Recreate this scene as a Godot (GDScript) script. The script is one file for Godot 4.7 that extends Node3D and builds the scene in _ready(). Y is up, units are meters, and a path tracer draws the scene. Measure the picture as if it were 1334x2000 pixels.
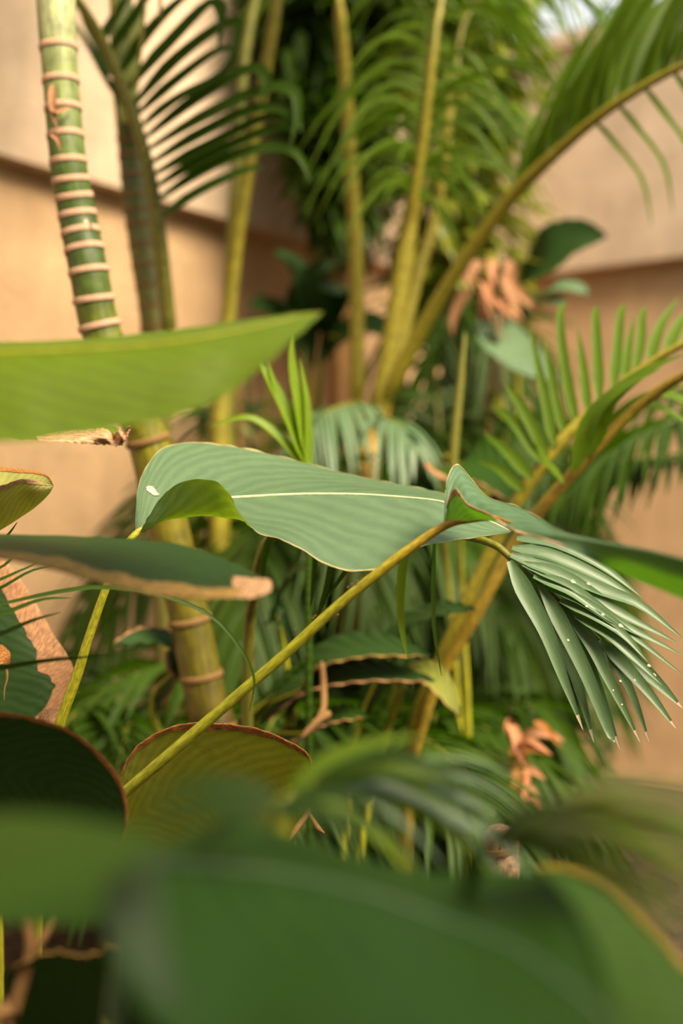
extends Node3D
# A corner of a walled garden: broad-leaved plants and cane palms, seen close with a fast lens.

const EYE := 0.95          # camera height
const FOCAL := 2400.0      # focal length in pixels of the 1334 x 2000 frame
var base := Vector3.ZERO   # base of the thing that is being built
var M := {}
var names := {}
var rng := RandomNumberGenerator.new()

# ------------------------------------------------------------------ mesh helpers
class Buf:
	var v := PackedVector3Array()
	var uv := PackedVector2Array()
	var col := PackedColorArray()
	var ix := PackedInt32Array()
	var colored := false

	func grid(p: PackedVector3Array, w: int, h: int, uvs: PackedVector2Array, c := PackedColorArray()) -> void:
		var o := v.size()
		v.append_array(p)
		uv.append_array(uvs)
		if c.size():
			colored = true
			col.append_array(c)
		for i in h - 1:
			for j in w - 1:
				var a := o + i * w + j
				ix.append_array([a, a + w, a + w + 1, a, a + w + 1, a + 1])

	func mesh() -> ArrayMesh:
		var n := PackedVector3Array()
		n.resize(v.size())
		for k in range(0, ix.size(), 3):
			var a := v[ix[k]]
			var f := (v[ix[k + 2]] - a).cross(v[ix[k + 1]] - a)
			for q in 3:
				n[ix[k + q]] += f
		for k in n.size():
			n[k] = n[k].normalized() if n[k].length_squared() > 1e-20 else Vector3.UP
		var arr := []
		arr.resize(Mesh.ARRAY_MAX)
		arr[Mesh.ARRAY_VERTEX] = v
		arr[Mesh.ARRAY_NORMAL] = n
		arr[Mesh.ARRAY_TEX_UV] = uv
		if colored:
			arr[Mesh.ARRAY_COLOR] = col
		arr[Mesh.ARRAY_INDEX] = ix
		var m := ArrayMesh.new()
		m.add_surface_from_arrays(Mesh.PRIMITIVE_TRIANGLES, arr)
		return m


func P(a: Array) -> Vector3:   # picture column, picture row, distance -> a point in the garden
	var d: float = a[2]
	return Vector3((a[0] - 667.0) / FOCAL * d, EYE - (a[1] - 1000.0) / FOCAL * d, -d)


func rgb(r: float, g: float, b: float) -> Color:
	return Color(r / 255.0, g / 255.0, b / 255.0)


func lin(r: float, g: float, b: float) -> Color:
	return rgb(r, g, b).srgb_to_linear()


func numbered(called: String) -> String:
	names[called] = names.get(called, -1) + 1
	return called if names[called] == 0 else "%s_%03d" % [called, names[called]]


func thing(called: String, label: String, category: String, at: Vector3, group := "") -> Node3D:
	var o := Node3D.new()
	o.name = numbered(called)
	add_child(o)
	o.position = at
	o.set_meta("label", label)
	o.set_meta("category", category)
	if group:
		o.set_meta("group", group)
	base = at
	return o


func put(called: String, m: Mesh, mat: Material, parent: Node) -> MeshInstance3D:
	var o := MeshInstance3D.new()
	o.name = called
	o.mesh = m
	o.material_override = mat
	parent.add_child(o, true)
	return o


func struct_box(called: String, size: Vector3, xf: Transform3D, mat: Material, parent: Node = self) -> MeshInstance3D:
	var b := BoxMesh.new()
	b.size = size
	var o := put(called, b, mat, parent)
	o.transform = xf
	if parent == self:
		o.set_meta("kind", "structure")
	return o


func cat(p: Array, t: float) -> Vector3:   # Catmull-Rom through p, t in 0..1
	var n := p.size() - 1
	var x := clampf(t, 0.0, 1.0) * n
	var i := mini(int(x), n - 1)
	var a: Vector3 = p[i]
	var b: Vector3 = p[i + 1]
	var pre: Vector3 = p[i - 1] if i > 0 else a * 2.0 - b
	var post: Vector3 = p[i + 2] if i + 2 <= n else b * 2.0 - a
	return a.cubic_interpolate(b, pre, post, x - i)


func pts(list: Array) -> Array:
	return list.map(func(a): return P(a))


func tube_into(buf: Buf, path: Array, radii: Array, seg := 24, sides := 10, colors := []) -> void:
	var p := PackedVector3Array()
	var uvs := PackedVector2Array()
	var cs := PackedColorArray()
	var side := Vector3.ZERO
	for i in seg + 1:
		var t := i / float(seg)
		var c := cat(path, t)
		var dir := (cat(path, minf(t + 0.01, 1.0)) - cat(path, maxf(t - 0.01, 0.0))).normalized()
		if side == Vector3.ZERO:
			side = dir.cross(Vector3(0.3, 0.2, 0.93)).normalized()
		side = (side - dir * side.dot(dir)).normalized()
		var up := side.cross(dir)
		var x := t * (radii.size() - 1)
		var k := mini(int(x), radii.size() - 2)
		var r: float = lerpf(radii[k], radii[k + 1], x - k)
		if i == 0 or i == seg:
			r *= 0.55
		var cc := Color.WHITE
		if colors.size():
			var y := t * (colors.size() - 1)
			var q := mini(int(y), colors.size() - 2)
			cc = colors[q].lerp(colors[q + 1], y - q)
		for j in sides + 1:
			var a := TAU * j / sides
			p.append(c + (side * cos(a) + up * sin(a)) * r - base)
			uvs.append(Vector2(j / float(sides), t * 6.0))
			cs.append(cc)
	buf.grid(p, sides + 1, seg + 1, uvs, cs if colors.size() else PackedColorArray())
	for e in [0, seg]:   # closed ends
		var o := buf.v.size()
		var c := Vector3.ZERO
		for j in sides:
			c += p[e * (sides + 1) + j]
		buf.v.append(c / sides)
		buf.uv.append(Vector2.ZERO)
		if colors.size():
			buf.col.append(cs[e * (sides + 1)])
		for j in sides:
			buf.v.append(p[e * (sides + 1) + j])
			buf.uv.append(Vector2.ZERO)
			if colors.size():
				buf.col.append(cs[e * (sides + 1)])
		for j in sides:
			var q := (j + 1) % sides
			buf.ix.append_array([o, o + 1 + (j if e else q), o + 1 + (q if e else j)])


func tube(called: String, path: Array, radii: Array, mat: Material, parent: Node, seg := 24, sides := 10, colors := []) -> MeshInstance3D:
	var b := Buf.new()
	tube_into(b, path, radii, seg, sides, colors)
	return put(called, b.mesh(), mat, parent)


# A leaf blade from a net of points: columns run along the leaf, each column from one edge to the other.
func surface(cols: Array, nu: int, nv: int, ripple := 0.0, waves := 14.0, edge_noise := 0.0, seed_ := 1) -> Array:
	var rows := []
	var net := []
	for c in cols:
		net.append(pts(c))
	var nr: int = net[0].size()
	for r in nr:
		rows.append(net.map(func(c): return c[r]))
	var noise := FastNoiseLite.new()
	noise.seed = seed_
	noise.frequency = 1.0
	var p := []
	for i in nu + 1:
		var u := i / float(nu)
		var across := []
		for r in nr:
			across.append(cat(rows[r], u))
		var line := []
		for j in nv + 1:
			var v := j / float(nv)
			if edge_noise > 0.0:
				var e := absf(2.0 * v - 1.0)
				v = 0.5 + (v - 0.5) * (1.0 - edge_noise * pow(e, 4.0) * maxf(0.0, noise.get_noise_2d(u * 22.0, signf(v - 0.5) * 9.0) + 0.5 * noise.get_noise_2d(u * 70.0, signf(v - 0.5) * 9.0) + 0.25))
			line.append(cat(across, v))
		p.append(line)
	if ripple > 0.0:
		var q := []
		for i in nu + 1:
			var line := []
			for j in nv + 1:
				var a: Vector3 = p[mini(i + 1, nu)][j] - p[maxi(i - 1, 0)][j]
				var b: Vector3 = p[i][mini(j + 1, nv)] - p[i][maxi(j - 1, 0)]
				var n := b.cross(a).normalized()
				var u := i / float(nu)
				var w := absf(2.0 * j / nv - 1.0)
				var ph := waves * (u - 0.42 * w) + 0.8 * noise.get_noise_2d(u * 3.0, w * 2.0)
				var amp := ripple * smoothstep(0.0, 0.8, w) * smoothstep(0.0, 0.08, u) * smoothstep(0.0, 0.08, 1.0 - u) * (0.55 + 0.9 * noise.get_noise_2d(u * 5.0, 40.0 + w))
				line.append(p[i][j] + n * amp * sin(TAU * ph))
			q.append(line)
		p = q
	return p


func blade(called: String, s: Array, mat: Material, parent: Node) -> MeshInstance3D:
	var b := Buf.new()
	var p := PackedVector3Array()
	var uvs := PackedVector2Array()
	for i in s.size():
		for j in s[i].size():
			p.append(s[i][j] - base)
			uvs.append(Vector2(i / float(s.size() - 1), j / float(s[i].size() - 1)))
	b.grid(p, s[0].size(), s.size(), uvs)
	return put(called, b.mesh(), mat, parent)


# The dried rim of a blade: a thin closed band wrapped round one edge. side 0 = first row, 1 = last row; w = how far in it reaches.
func margin(called: String, s: Array, side: int, w: float, mat: Material, parent: Node, u0 := 0.0, u1 := 1.0, thick := 0.0007, seed_ := 5, w2 := -1.0) -> MeshInstance3D:
	var noise := FastNoiseLite.new()
	noise.seed = seed_
	noise.frequency = 1.0
	var nu := s.size() - 1
	var nv: int = s[0].size() - 1
	var b := Buf.new()
	var p := PackedVector3Array()
	var uvs := PackedVector2Array()
	var i0 := int(u0 * nu)
	var i1 := int(u1 * nu)
	var across := 7
	for i in range(i0, i1 + 1):
		var u := (i - i0) / float(maxi(1, i1 - i0))
		var ww := lerpf(w, w2 if w2 >= 0.0 else w, u) * (1.0 + 0.7 * noise.get_noise_2d(i * 0.045, 3.0) + 0.1 * noise.get_noise_2d(i * 0.23, 9.0))
		ww = maxf(ww * smoothstep(0.0, 0.06, u + 0.006) * smoothstep(0.0, 0.06, 1.006 - u), 0.004)
		var at := func(k: float) -> Vector3:
			var x := clampf(k, 0.0, 1.0) * nv
			if side == 1:
				x = nv - x
			var j := mini(int(x), nv - 1)
			return s[i][j].lerp(s[i][j + 1], x - j)
		var along: Vector3 = s[mini(i + 1, nu)][0 if side == 0 else nv] - s[maxi(i - 1, 0)][0 if side == 0 else nv]
		var top := []
		var low := []
		for k in across:
			var f := 1.0 - k / float(across - 1)
			var c: Vector3 = at.call(ww * f)
			var dirn: Vector3 = (at.call(ww * maxf(f - 0.1, 0.0)) - at.call(ww * minf(f + 0.1, 1.1))).normalized()
			var n := along.cross(dirn).normalized() * thick
			if k == across - 1:
				c += dirn * thick * 0.8
				n *= 0.7
			top.append(c + n)
			low.push_front(c - n)
		for q in top + low + [top[0]]:
			p.append(q - base)
			uvs.append(Vector2(u * 3.0, (p.size() % (2 * across + 1)) * 0.09))
	b.grid(p, 2 * across + 1, i1 - i0 + 1, uvs)
	return put(called, b.mesh(), mat, parent)


func rib(s: Array, r0: float, r1: float, mat: Material, parent: Node, lift := 0.0) -> void:
	var path := []
	var nv: int = s[0].size() - 1
	for i in range(0, s.size(), 3):
		var b: Vector3 = s[i][nv / 2 + 1] - s[i][nv / 2 - 1]
		var a: Vector3 = s[mini(i + 1, s.size() - 1)][nv / 2] - s[maxi(i - 1, 0)][nv / 2]
		path.append(s[i][nv / 2] + b.cross(a).normalized() * lift)
	tube("midrib", path, [r0, r0 * 0.9, r1], mat, parent, 60, 8)


# One narrow leaflet along a path, folded into a shallow V. facing = the way its upper side looks.
func leaflet_into(buf: Buf, path: Array, width: float, facing := Vector3(0, 0.75, 0.66), seg := 10, fold := 0.22, start := 0.0, stop := 1.0) -> void:
	var p := PackedVector3Array()
	var uvs := PackedVector2Array()
	for i in seg + 1:
		var t := lerpf(start, stop, i / float(seg))
		var c := cat(path, t)
		var dir := (cat(path, minf(t + 0.02, 1.0)) - cat(path, maxf(t - 0.02, 0.0))).normalized()
		var side := dir.cross(facing).normalized()
		var n := side.cross(dir)
		var w := width * 0.5 * minf(1.0, 0.32 + t * 4.0) * maxf(0.0, 1.0 - pow(t, 2.4)) + 0.0004
		p.append(c - side * w + n * w * fold * 2.0 - base)
		p.append(c - base)
		p.append(c + side * w + n * w * fold * 2.0 - base)
		uvs.append(Vector2(t, 0.0))
		uvs.append(Vector2(t, 0.5))
		uvs.append(Vector2(t, 1.0))
	buf.grid(p, 3, seg + 1, uvs)


func leaflet(called: String, path: Array, width: float, mat: Material, parent: Node, facing := Vector3(0, 0.75, 0.66), seg := 12, fold := 0.22, start := 0.0, stop := 1.0) -> MeshInstance3D:
	var b := Buf.new()
	leaflet_into(b, path, width, facing, seg, fold, start, stop)
	return put(called, b.mesh(), mat, parent)


# A feather frond: rachis along a path with n leaflets a side. single = each leaflet a mesh of its own.
func frond(parent: Node, path: Array, n: int, length: float, width: float, lm: Material, rm: Material, opt := {}) -> Node3D:
	var r: float = opt.get("radius", 0.006)
	var f := tube("frond", path, [r, r * 0.75, r * 0.25], rm, parent, 22, 7)
	var from: float = opt.get("from", 0.25)
	var to: float = opt.get("to", 0.99)
	var droop: float = opt.get("droop", 0.5)
	var lift: float = opt.get("lift", 0.15)
	var ang: float = opt.get("angle", 0.9)
	var single: bool = opt.get("single", false)
	var mess: float = opt.get("mess", 1.0)
	var buf := Buf.new()
	var up_hint: Vector3 = opt.get("up", Vector3.UP)
	for i in n:
		var t := lerpf(from, to, (i + 0.5) / n)
		var c := cat(path, t)
		var dir := (cat(path, minf(t + 0.02, 1.0)) - cat(path, maxf(t - 0.02, 0.0))).normalized()
		var side := dir.cross(up_hint).normalized()
		var up := side.cross(dir).normalized()
		var q := (t - from) / (to - from)
		var prof := (0.45 + 0.9 * sin(PI * pow(clampf(q, 0.0, 1.0), 0.75))) / 1.35
		for sgn in opt.get("sides", [-1, 1]):
			var a := ang * lerpf(1.15, 0.45, q) + rng.randf_range(-0.1, 0.1) * mess
			var d: Vector3 = (dir * cos(a) + side * sgn * sin(a) + up * (lift + rng.randf_range(-0.12, 0.12) * mess)).normalized()
			var l := length * prof * rng.randf_range(0.85, 1.1)
			var dr := droop * rng.randf_range(0.7, 1.3)
			var path2 := []
			for k in 5:
				var z := k / 4.0
				path2.append(c + d * l * z + Vector3.DOWN * dr * l * z * z)
			var facing := (up + Vector3.UP * 0.3 + dir * -0.2).normalized()
			if single:
				leaflet("leaflet", path2, width * rng.randf_range(0.8, 1.1), lm, f, facing, 8)
			else:
				leaflet_into(buf, path2, width * rng.randf_range(0.8, 1.1), facing, 6)
	if not single:
		put("leaflets", buf.mesh(), lm, f).set_meta("kind", "stuff")
	return f


# ------------------------------------------------------------------ materials
func img_tex(w: int, h: int, fn: Callable) -> ImageTexture:
	var im := Image.create(w, h, false, Image.FORMAT_RGB8)
	for y in h:
		for x in w:
			im.set_pixel(x, y, fn.call(x / float(w), y / float(h)))
	return ImageTexture.create_from_image(im)


func plain(c: Color, rough: float, tex: Texture2D = null, back := Color.BLACK, bump: Texture2D = null, bump_cm := 0.05, spec := 0.5) -> StandardMaterial3D:
	var m := StandardMaterial3D.new()
	m.albedo_color = c
	m.roughness = rough
	m.metallic_specular = spec
	m.cull_mode = BaseMaterial3D.CULL_DISABLED
	if tex:
		m.albedo_texture = tex
	if back != Color.BLACK:
		m.backlight_enabled = true
		m.backlight = back
	if bump:
		m.heightmap_enabled = true
		m.heightmap_texture = bump
		m.heightmap_scale = bump_cm
	return m


func triplanar(m: StandardMaterial3D, scale: float) -> StandardMaterial3D:
	m.uv1_triplanar = true
	m.uv1_world_triplanar = true
	m.uv1_scale = Vector3.ONE * scale
	return m


func materials() -> void:
	var nz := FastNoiseLite.new()
	nz.seed = 11
	nz.frequency = 1.0
	nz.fractal_octaves = 4
	# pinnate veins: light fine lines that leave the midrib at a slant; a little mottling
	var vein := func(u: float, v: float) -> float:
		var w := absf(2.0 * v - 1.0)
		var ph := (u - 0.42 * pow(w, 1.15)) * 96.0
		var line := pow(0.5 + 0.5 * cos(TAU * ph), 3.0)
		var broad := 0.5 + 0.5 * cos(TAU * ph / 7.0 + 2.0 * nz.get_noise_2d(u * 6.0, w * 3.0))
		return 0.5 * line + 0.5 * broad
	var veins := img_tex(1024, 256, func(u, v):
		var k: float = 0.84 + 0.14 * vein.call(u, v) + 0.03 * nz.get_noise_2d(u * 9.0, v * 5.0) + 0.02 * nz.get_noise_2d(u * 60.0, v * 30.0)
		return Color(k, k, k * 0.97))
	var vein_h := img_tex(1024, 256, func(u, v):
		var k: float = vein.call(u, v)
		return Color(k, k, k))
	var straight := img_tex(256, 128, func(u, v):
		var k: float = 0.86 + 0.08 * sin(v * 90.0) + 0.12 * nz.get_noise_2d(u * 7.0, v * 12.0)
		return Color(k, k, k))
	var dry := img_tex(256, 256, func(u, v):
		var k: float = clampf(0.78 + 0.35 * nz.get_noise_2d(u * 8.0, v * 8.0) + 0.25 * nz.get_noise_2d(u * 40.0, v * 10.0), 0.0, 1.0)
		return Color(k, k * 0.94, k * 0.88))
	var streak := img_tex(256, 256, func(u, v):
		var k: float = clampf(0.80 + 0.30 * nz.get_noise_2d(u * 30.0 + v * 9.0, v * 4.0) + 0.2 * nz.get_noise_2d(u * 90.0 + v * 30.0, v * 10.0), 0.0, 1.0)
		return Color(k, k * 0.93, k * 0.86))
	var bark := img_tex(128, 256, func(u, v):
		var k: float = clampf(0.86 + 0.22 * nz.get_noise_2d(u * 24.0, v * 3.0) + 0.18 * nz.get_noise_2d(u * 6.0, v * 9.0), 0.0, 1.0)
		return Color(k, k, k * 0.96))
	var plaster := img_tex(512, 512, func(u, v):
		var a: float = nz.get_noise_2d(u * 5.0, v * 5.0) * 0.10 + nz.get_noise_2d(u * 40.0, v * 40.0) * 0.06 + nz.get_noise_2d(u * 18.0 + 7.0, v * 2.5) * 0.06
		return Color(0.90 + a, 0.90 + a * 1.05, 0.90 + a * 1.15))
	var soil := img_tex(512, 512, func(u, v):
		var a: float = 0.6 + 0.5 * nz.get_noise_2d(u * 30.0, v * 30.0) + 0.3 * nz.get_noise_2d(u * 6.0, v * 6.0)
		return Color(a, a * 0.97, a * 0.93))
	# broad blades
	M.blade = plain(rgb(114, 146, 110), 0.42, veins, Color(1.0, 0.97, 0.08), vein_h, 0.05)
	M.blade_fresh = plain(rgb(120, 148, 8), 0.48, veins, Color(0.97, 1.0, 0.3), vein_h, 0.03, 0.45)
	M.blade_dark = plain(rgb(42, 70, 26), 0.5, veins, Color(0.5, 0.62, 0.1), vein_h, 0.05, 0.34)
	M.blade_olive = plain(rgb(150, 156, 66), 0.55, veins, Color(0.85, 0.9, 0.25), vein_h, 0.06)
	M.blade_front = plain(rgb(52, 86, 22), 0.5, veins, Color(0.6, 0.75, 0.12), vein_h, 0.05, 0.28)
	M.blade_pale = plain(rgb(168, 168, 92), 0.6, veins, Color(0.8, 0.85, 0.3), vein_h, 0.05)
	M.blade_sage = plain(rgb(104, 132, 98), 0.5, veins, Color(0.4, 0.55, 0.25), vein_h, 0.05)
	# dried tissue
	M.rim = plain(rgb(178, 146, 76), 0.75, dry, Color(0.5, 0.36, 0.12))
	M.rim_pale = plain(rgb(216, 178, 140), 0.75, dry, Color(0.5, 0.36, 0.24))
	M.rim_orange = plain(rgb(224, 164, 90), 0.75, dry, Color(0.95, 0.62, 0.25))
	M.rim_yellow = plain(rgb(196, 176, 40), 0.6, dry, Color(0.7, 0.6, 0.08))
	M.rim_thin = plain(rgb(168, 172, 116), 0.6, dry, Color(0.5, 0.5, 0.2))
	M.dry = plain(rgb(186, 144, 106), 0.8, streak, Color(0.45, 0.26, 0.14))
	M.dry_orange = plain(rgb(214, 158, 118), 0.8, dry, Color(0.5, 0.3, 0.14))
	M.twig = plain(rgb(134, 96, 50), 0.8, bark)
	M.scar = plain(rgb(226, 216, 196), 0.8, dry)
	# stalks
	M.rib_pale = plain(rgb(180, 192, 152), 0.5, bark)
	M.stalk = plain(rgb(158, 156, 30), 0.45, bark)
	M.stalk_warm = plain(rgb(150, 126, 34), 0.5, bark)
	M.cane = plain(rgb(146, 136, 30), 0.5, bark)
	M.cane_dark = plain(rgb(112, 112, 28), 0.5, bark)
	M.trunk = plain(Color.WHITE, 0.5, bark)
	M.trunk.vertex_color_use_as_albedo = true
	M.ring = plain(rgb(216, 184, 160), 0.8, dry)
	M.ring_dull = plain(rgb(140, 112, 60), 0.8, dry)
	# leaflets
	M.leaflet = plain(rgb(98, 128, 86), 0.42, straight, Color(0.6, 0.75, 0.16))
	M.leaflet_green = plain(rgb(68, 98, 24), 0.5, straight, Color(0.92, 1.0, 0.12), null, 0.05, 0.34)  # darker copy of the palm green; deepens the shade on the low palms
	M.leaflet_lit_green = plain(rgb(104, 136, 26), 0.5, straight, Color(0.95, 1.0, 0.12), null, 0.05, 0.36)  # brighter copy of the palm green; light on these fronds is painted in
	M.leaflet_bright = plain(rgb(132, 166, 24), 0.48, straight, Color(0.97, 1.0, 0.14), null, 0.05, 0.42)
	M.leaflet_yellow = plain(rgb(134, 142, 32), 0.5, straight, Color(0.85, 0.9, 0.12))
	M.blade_mid = plain(rgb(66, 100, 8), 0.55, veins, Color(0.7, 0.8, 0.1), vein_h, 0.03, 0.35)
	M.blade_twist = plain(rgb(106, 142, 104), 0.4, veins, Color(0.8, 0.95, 0.05), vein_h, 0.04)
	M.tip = plain(rgb(196, 186, 170), 0.8, dry)
	# setting
	M.wall_upper = triplanar(plain(rgb(212, 186, 158), 0.9, plaster), 0.9)
	M.wall_lower = triplanar(plain(rgb(208, 172, 130), 0.9, plaster), 0.9)
	M.soil = triplanar(plain(rgb(96, 76, 60), 0.95, soil), 1.1)


# ------------------------------------------------------------------ the place
func _ready() -> void:
	rng.seed = 42
	var cam := Camera3D.new()
	add_child(cam)
	var lens := CameraAttributesPhysical.new()
	lens.frustum_focal_length = 28.8
	lens.frustum_focus_distance = 1.41
	lens.exposure_aperture = 1.15
	cam.attributes = lens
	cam.position = Vector3(0, EYE, 0)
	cam.fov = rad_to_deg(2.0 * atan(1000.0 / FOCAL))
	cam.current = true

	var env := Environment.new()
	var sky := Sky.new()
	var sm := ProceduralSkyMaterial.new()
	sm.sky_top_color = rgb(216, 222, 230)
	sm.sky_horizon_color = rgb(244, 236, 222)
	sm.sky_curve = 0.25
	sm.ground_horizon_color = rgb(120, 104, 84)
	sm.ground_bottom_color = rgb(90, 76, 60)
	sky.sky_material = sm
	env.background_mode = Environment.BG_SKY
	env.sky = sky
	env.tonemap_mode = Environment.TONE_MAPPER_LINEAR
	env.tonemap_exposure = 1.64
	env.sdfgi_enabled = true
	env.ssao_enabled = true
	env.ssil_enabled = true
	var we := WorldEnvironment.new()
	we.environment = env
	add_child(we)

	var sun := DirectionalLight3D.new()   # sun behind thin cloud: broad and soft
	sun.name = "sun"
	sun.light_color = rgb(255, 236, 206)
	sun.light_energy = 2.35
	sun.light_angular_distance = 30.0
	sun.shadow_enabled = true
	sun.rotation_degrees = Vector3(-48, 40, 0)
	add_child(sun)

	materials()
	print("materials")
	setting()
	palms()
	print("palms")
	broad_plants()
	print("broad plants")
	front_plants()
	undergrowth()
	print("undergrowth")


func setting() -> void:
	struct_box("ground", Vector3(30, 0.1, 30), Transform3D(Basis(), Vector3(0, -0.05, -3)), M.soil)
	# two walls that meet in a right angle; their upper half stands proud of the lower
	var corner := Vector2(0.442, 4.70)
	var dl := Vector2(-1.272, -1.72).normalized()
	var dr := Vector2(-dl.y, dl.x)
	if dr.x < 0:
		dr = -dr
	for k in 2:
		var d: Vector2 = [dl, dr][k]
		var nrm: Vector2 = [dr, dl][k]     # towards the garden
		var length := 5.2
		var cx := corner + d * (length * 0.5 - 0.3)
		var ang := atan2(d.y, d.x)
		var bs := Basis(Vector3.UP, ang)
		var lower := cx - nrm * 0.14
		var upper := cx - nrm * 0.10
		var tag: String = ["wall_left", "wall_right"][k]
		var root := struct_box(tag, Vector3(length, 1.84, 0.16), Transform3D(bs, Vector3(lower.x, 0.92, -lower.y)), M.wall_lower)
		root.set_meta("label", ["tan plastered garden wall with projecting upper band behind ringed palm trunk", "tan plastered garden wall with projecting upper band behind hanging palm frond"][k])
		var inv := root.transform.affine_inverse()
		struct_box("upper_band", Vector3(length, 0.80, 0.20), inv * Transform3D(bs, Vector3(upper.x, 1.82 + 0.40, -upper.y)), M.wall_upper, root)
		var cop := cx - nrm * 0.10
		struct_box("coping", Vector3(length, 0.05, 0.26), inv * Transform3D(bs, Vector3(cop.x, 2.645, -cop.y)), M.wall_upper, root)


	# added unseen wall on the viewer's side, put there to close off low sky
	var sky_wall := struct_box("added_sky_wall", Vector3(9.0, 3.4, 0.25), Transform3D(Basis(), Vector3(-0.5, 1.7, 2.3)), M.wall_lower)
	sky_wall.set_meta("label", "added unseen wall behind the viewer that blocks the low sky")


func ring_on(path: Array, t: float, r: float, h: float, mat: Material, parent: Node) -> void:
	var c := cat(path, t)
	var dir := (cat(path, minf(t + 0.01, 1.0)) - cat(path, maxf(t - 0.01, 0.0))).normalized()
	tube("ring", [c - dir * h, c - dir * h * 0.4, c + dir * h * 0.4, c + dir * h], [r, r * 1.025, r * 1.025, r], mat, parent, 8, 20)


func find_row(path: Array, py: float) -> float:   # where along the path the picture row py is met
	var best := 0.0
	var err := 1e9
	for i in 801:
		var p := cat(path, i / 800.0)
		var row := 1000.0 - (p.y - EYE) / -p.z * FOCAL
		if absf(row - py) < err:
			err = absf(row - py)
			best = i / 800.0
	return best


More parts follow.
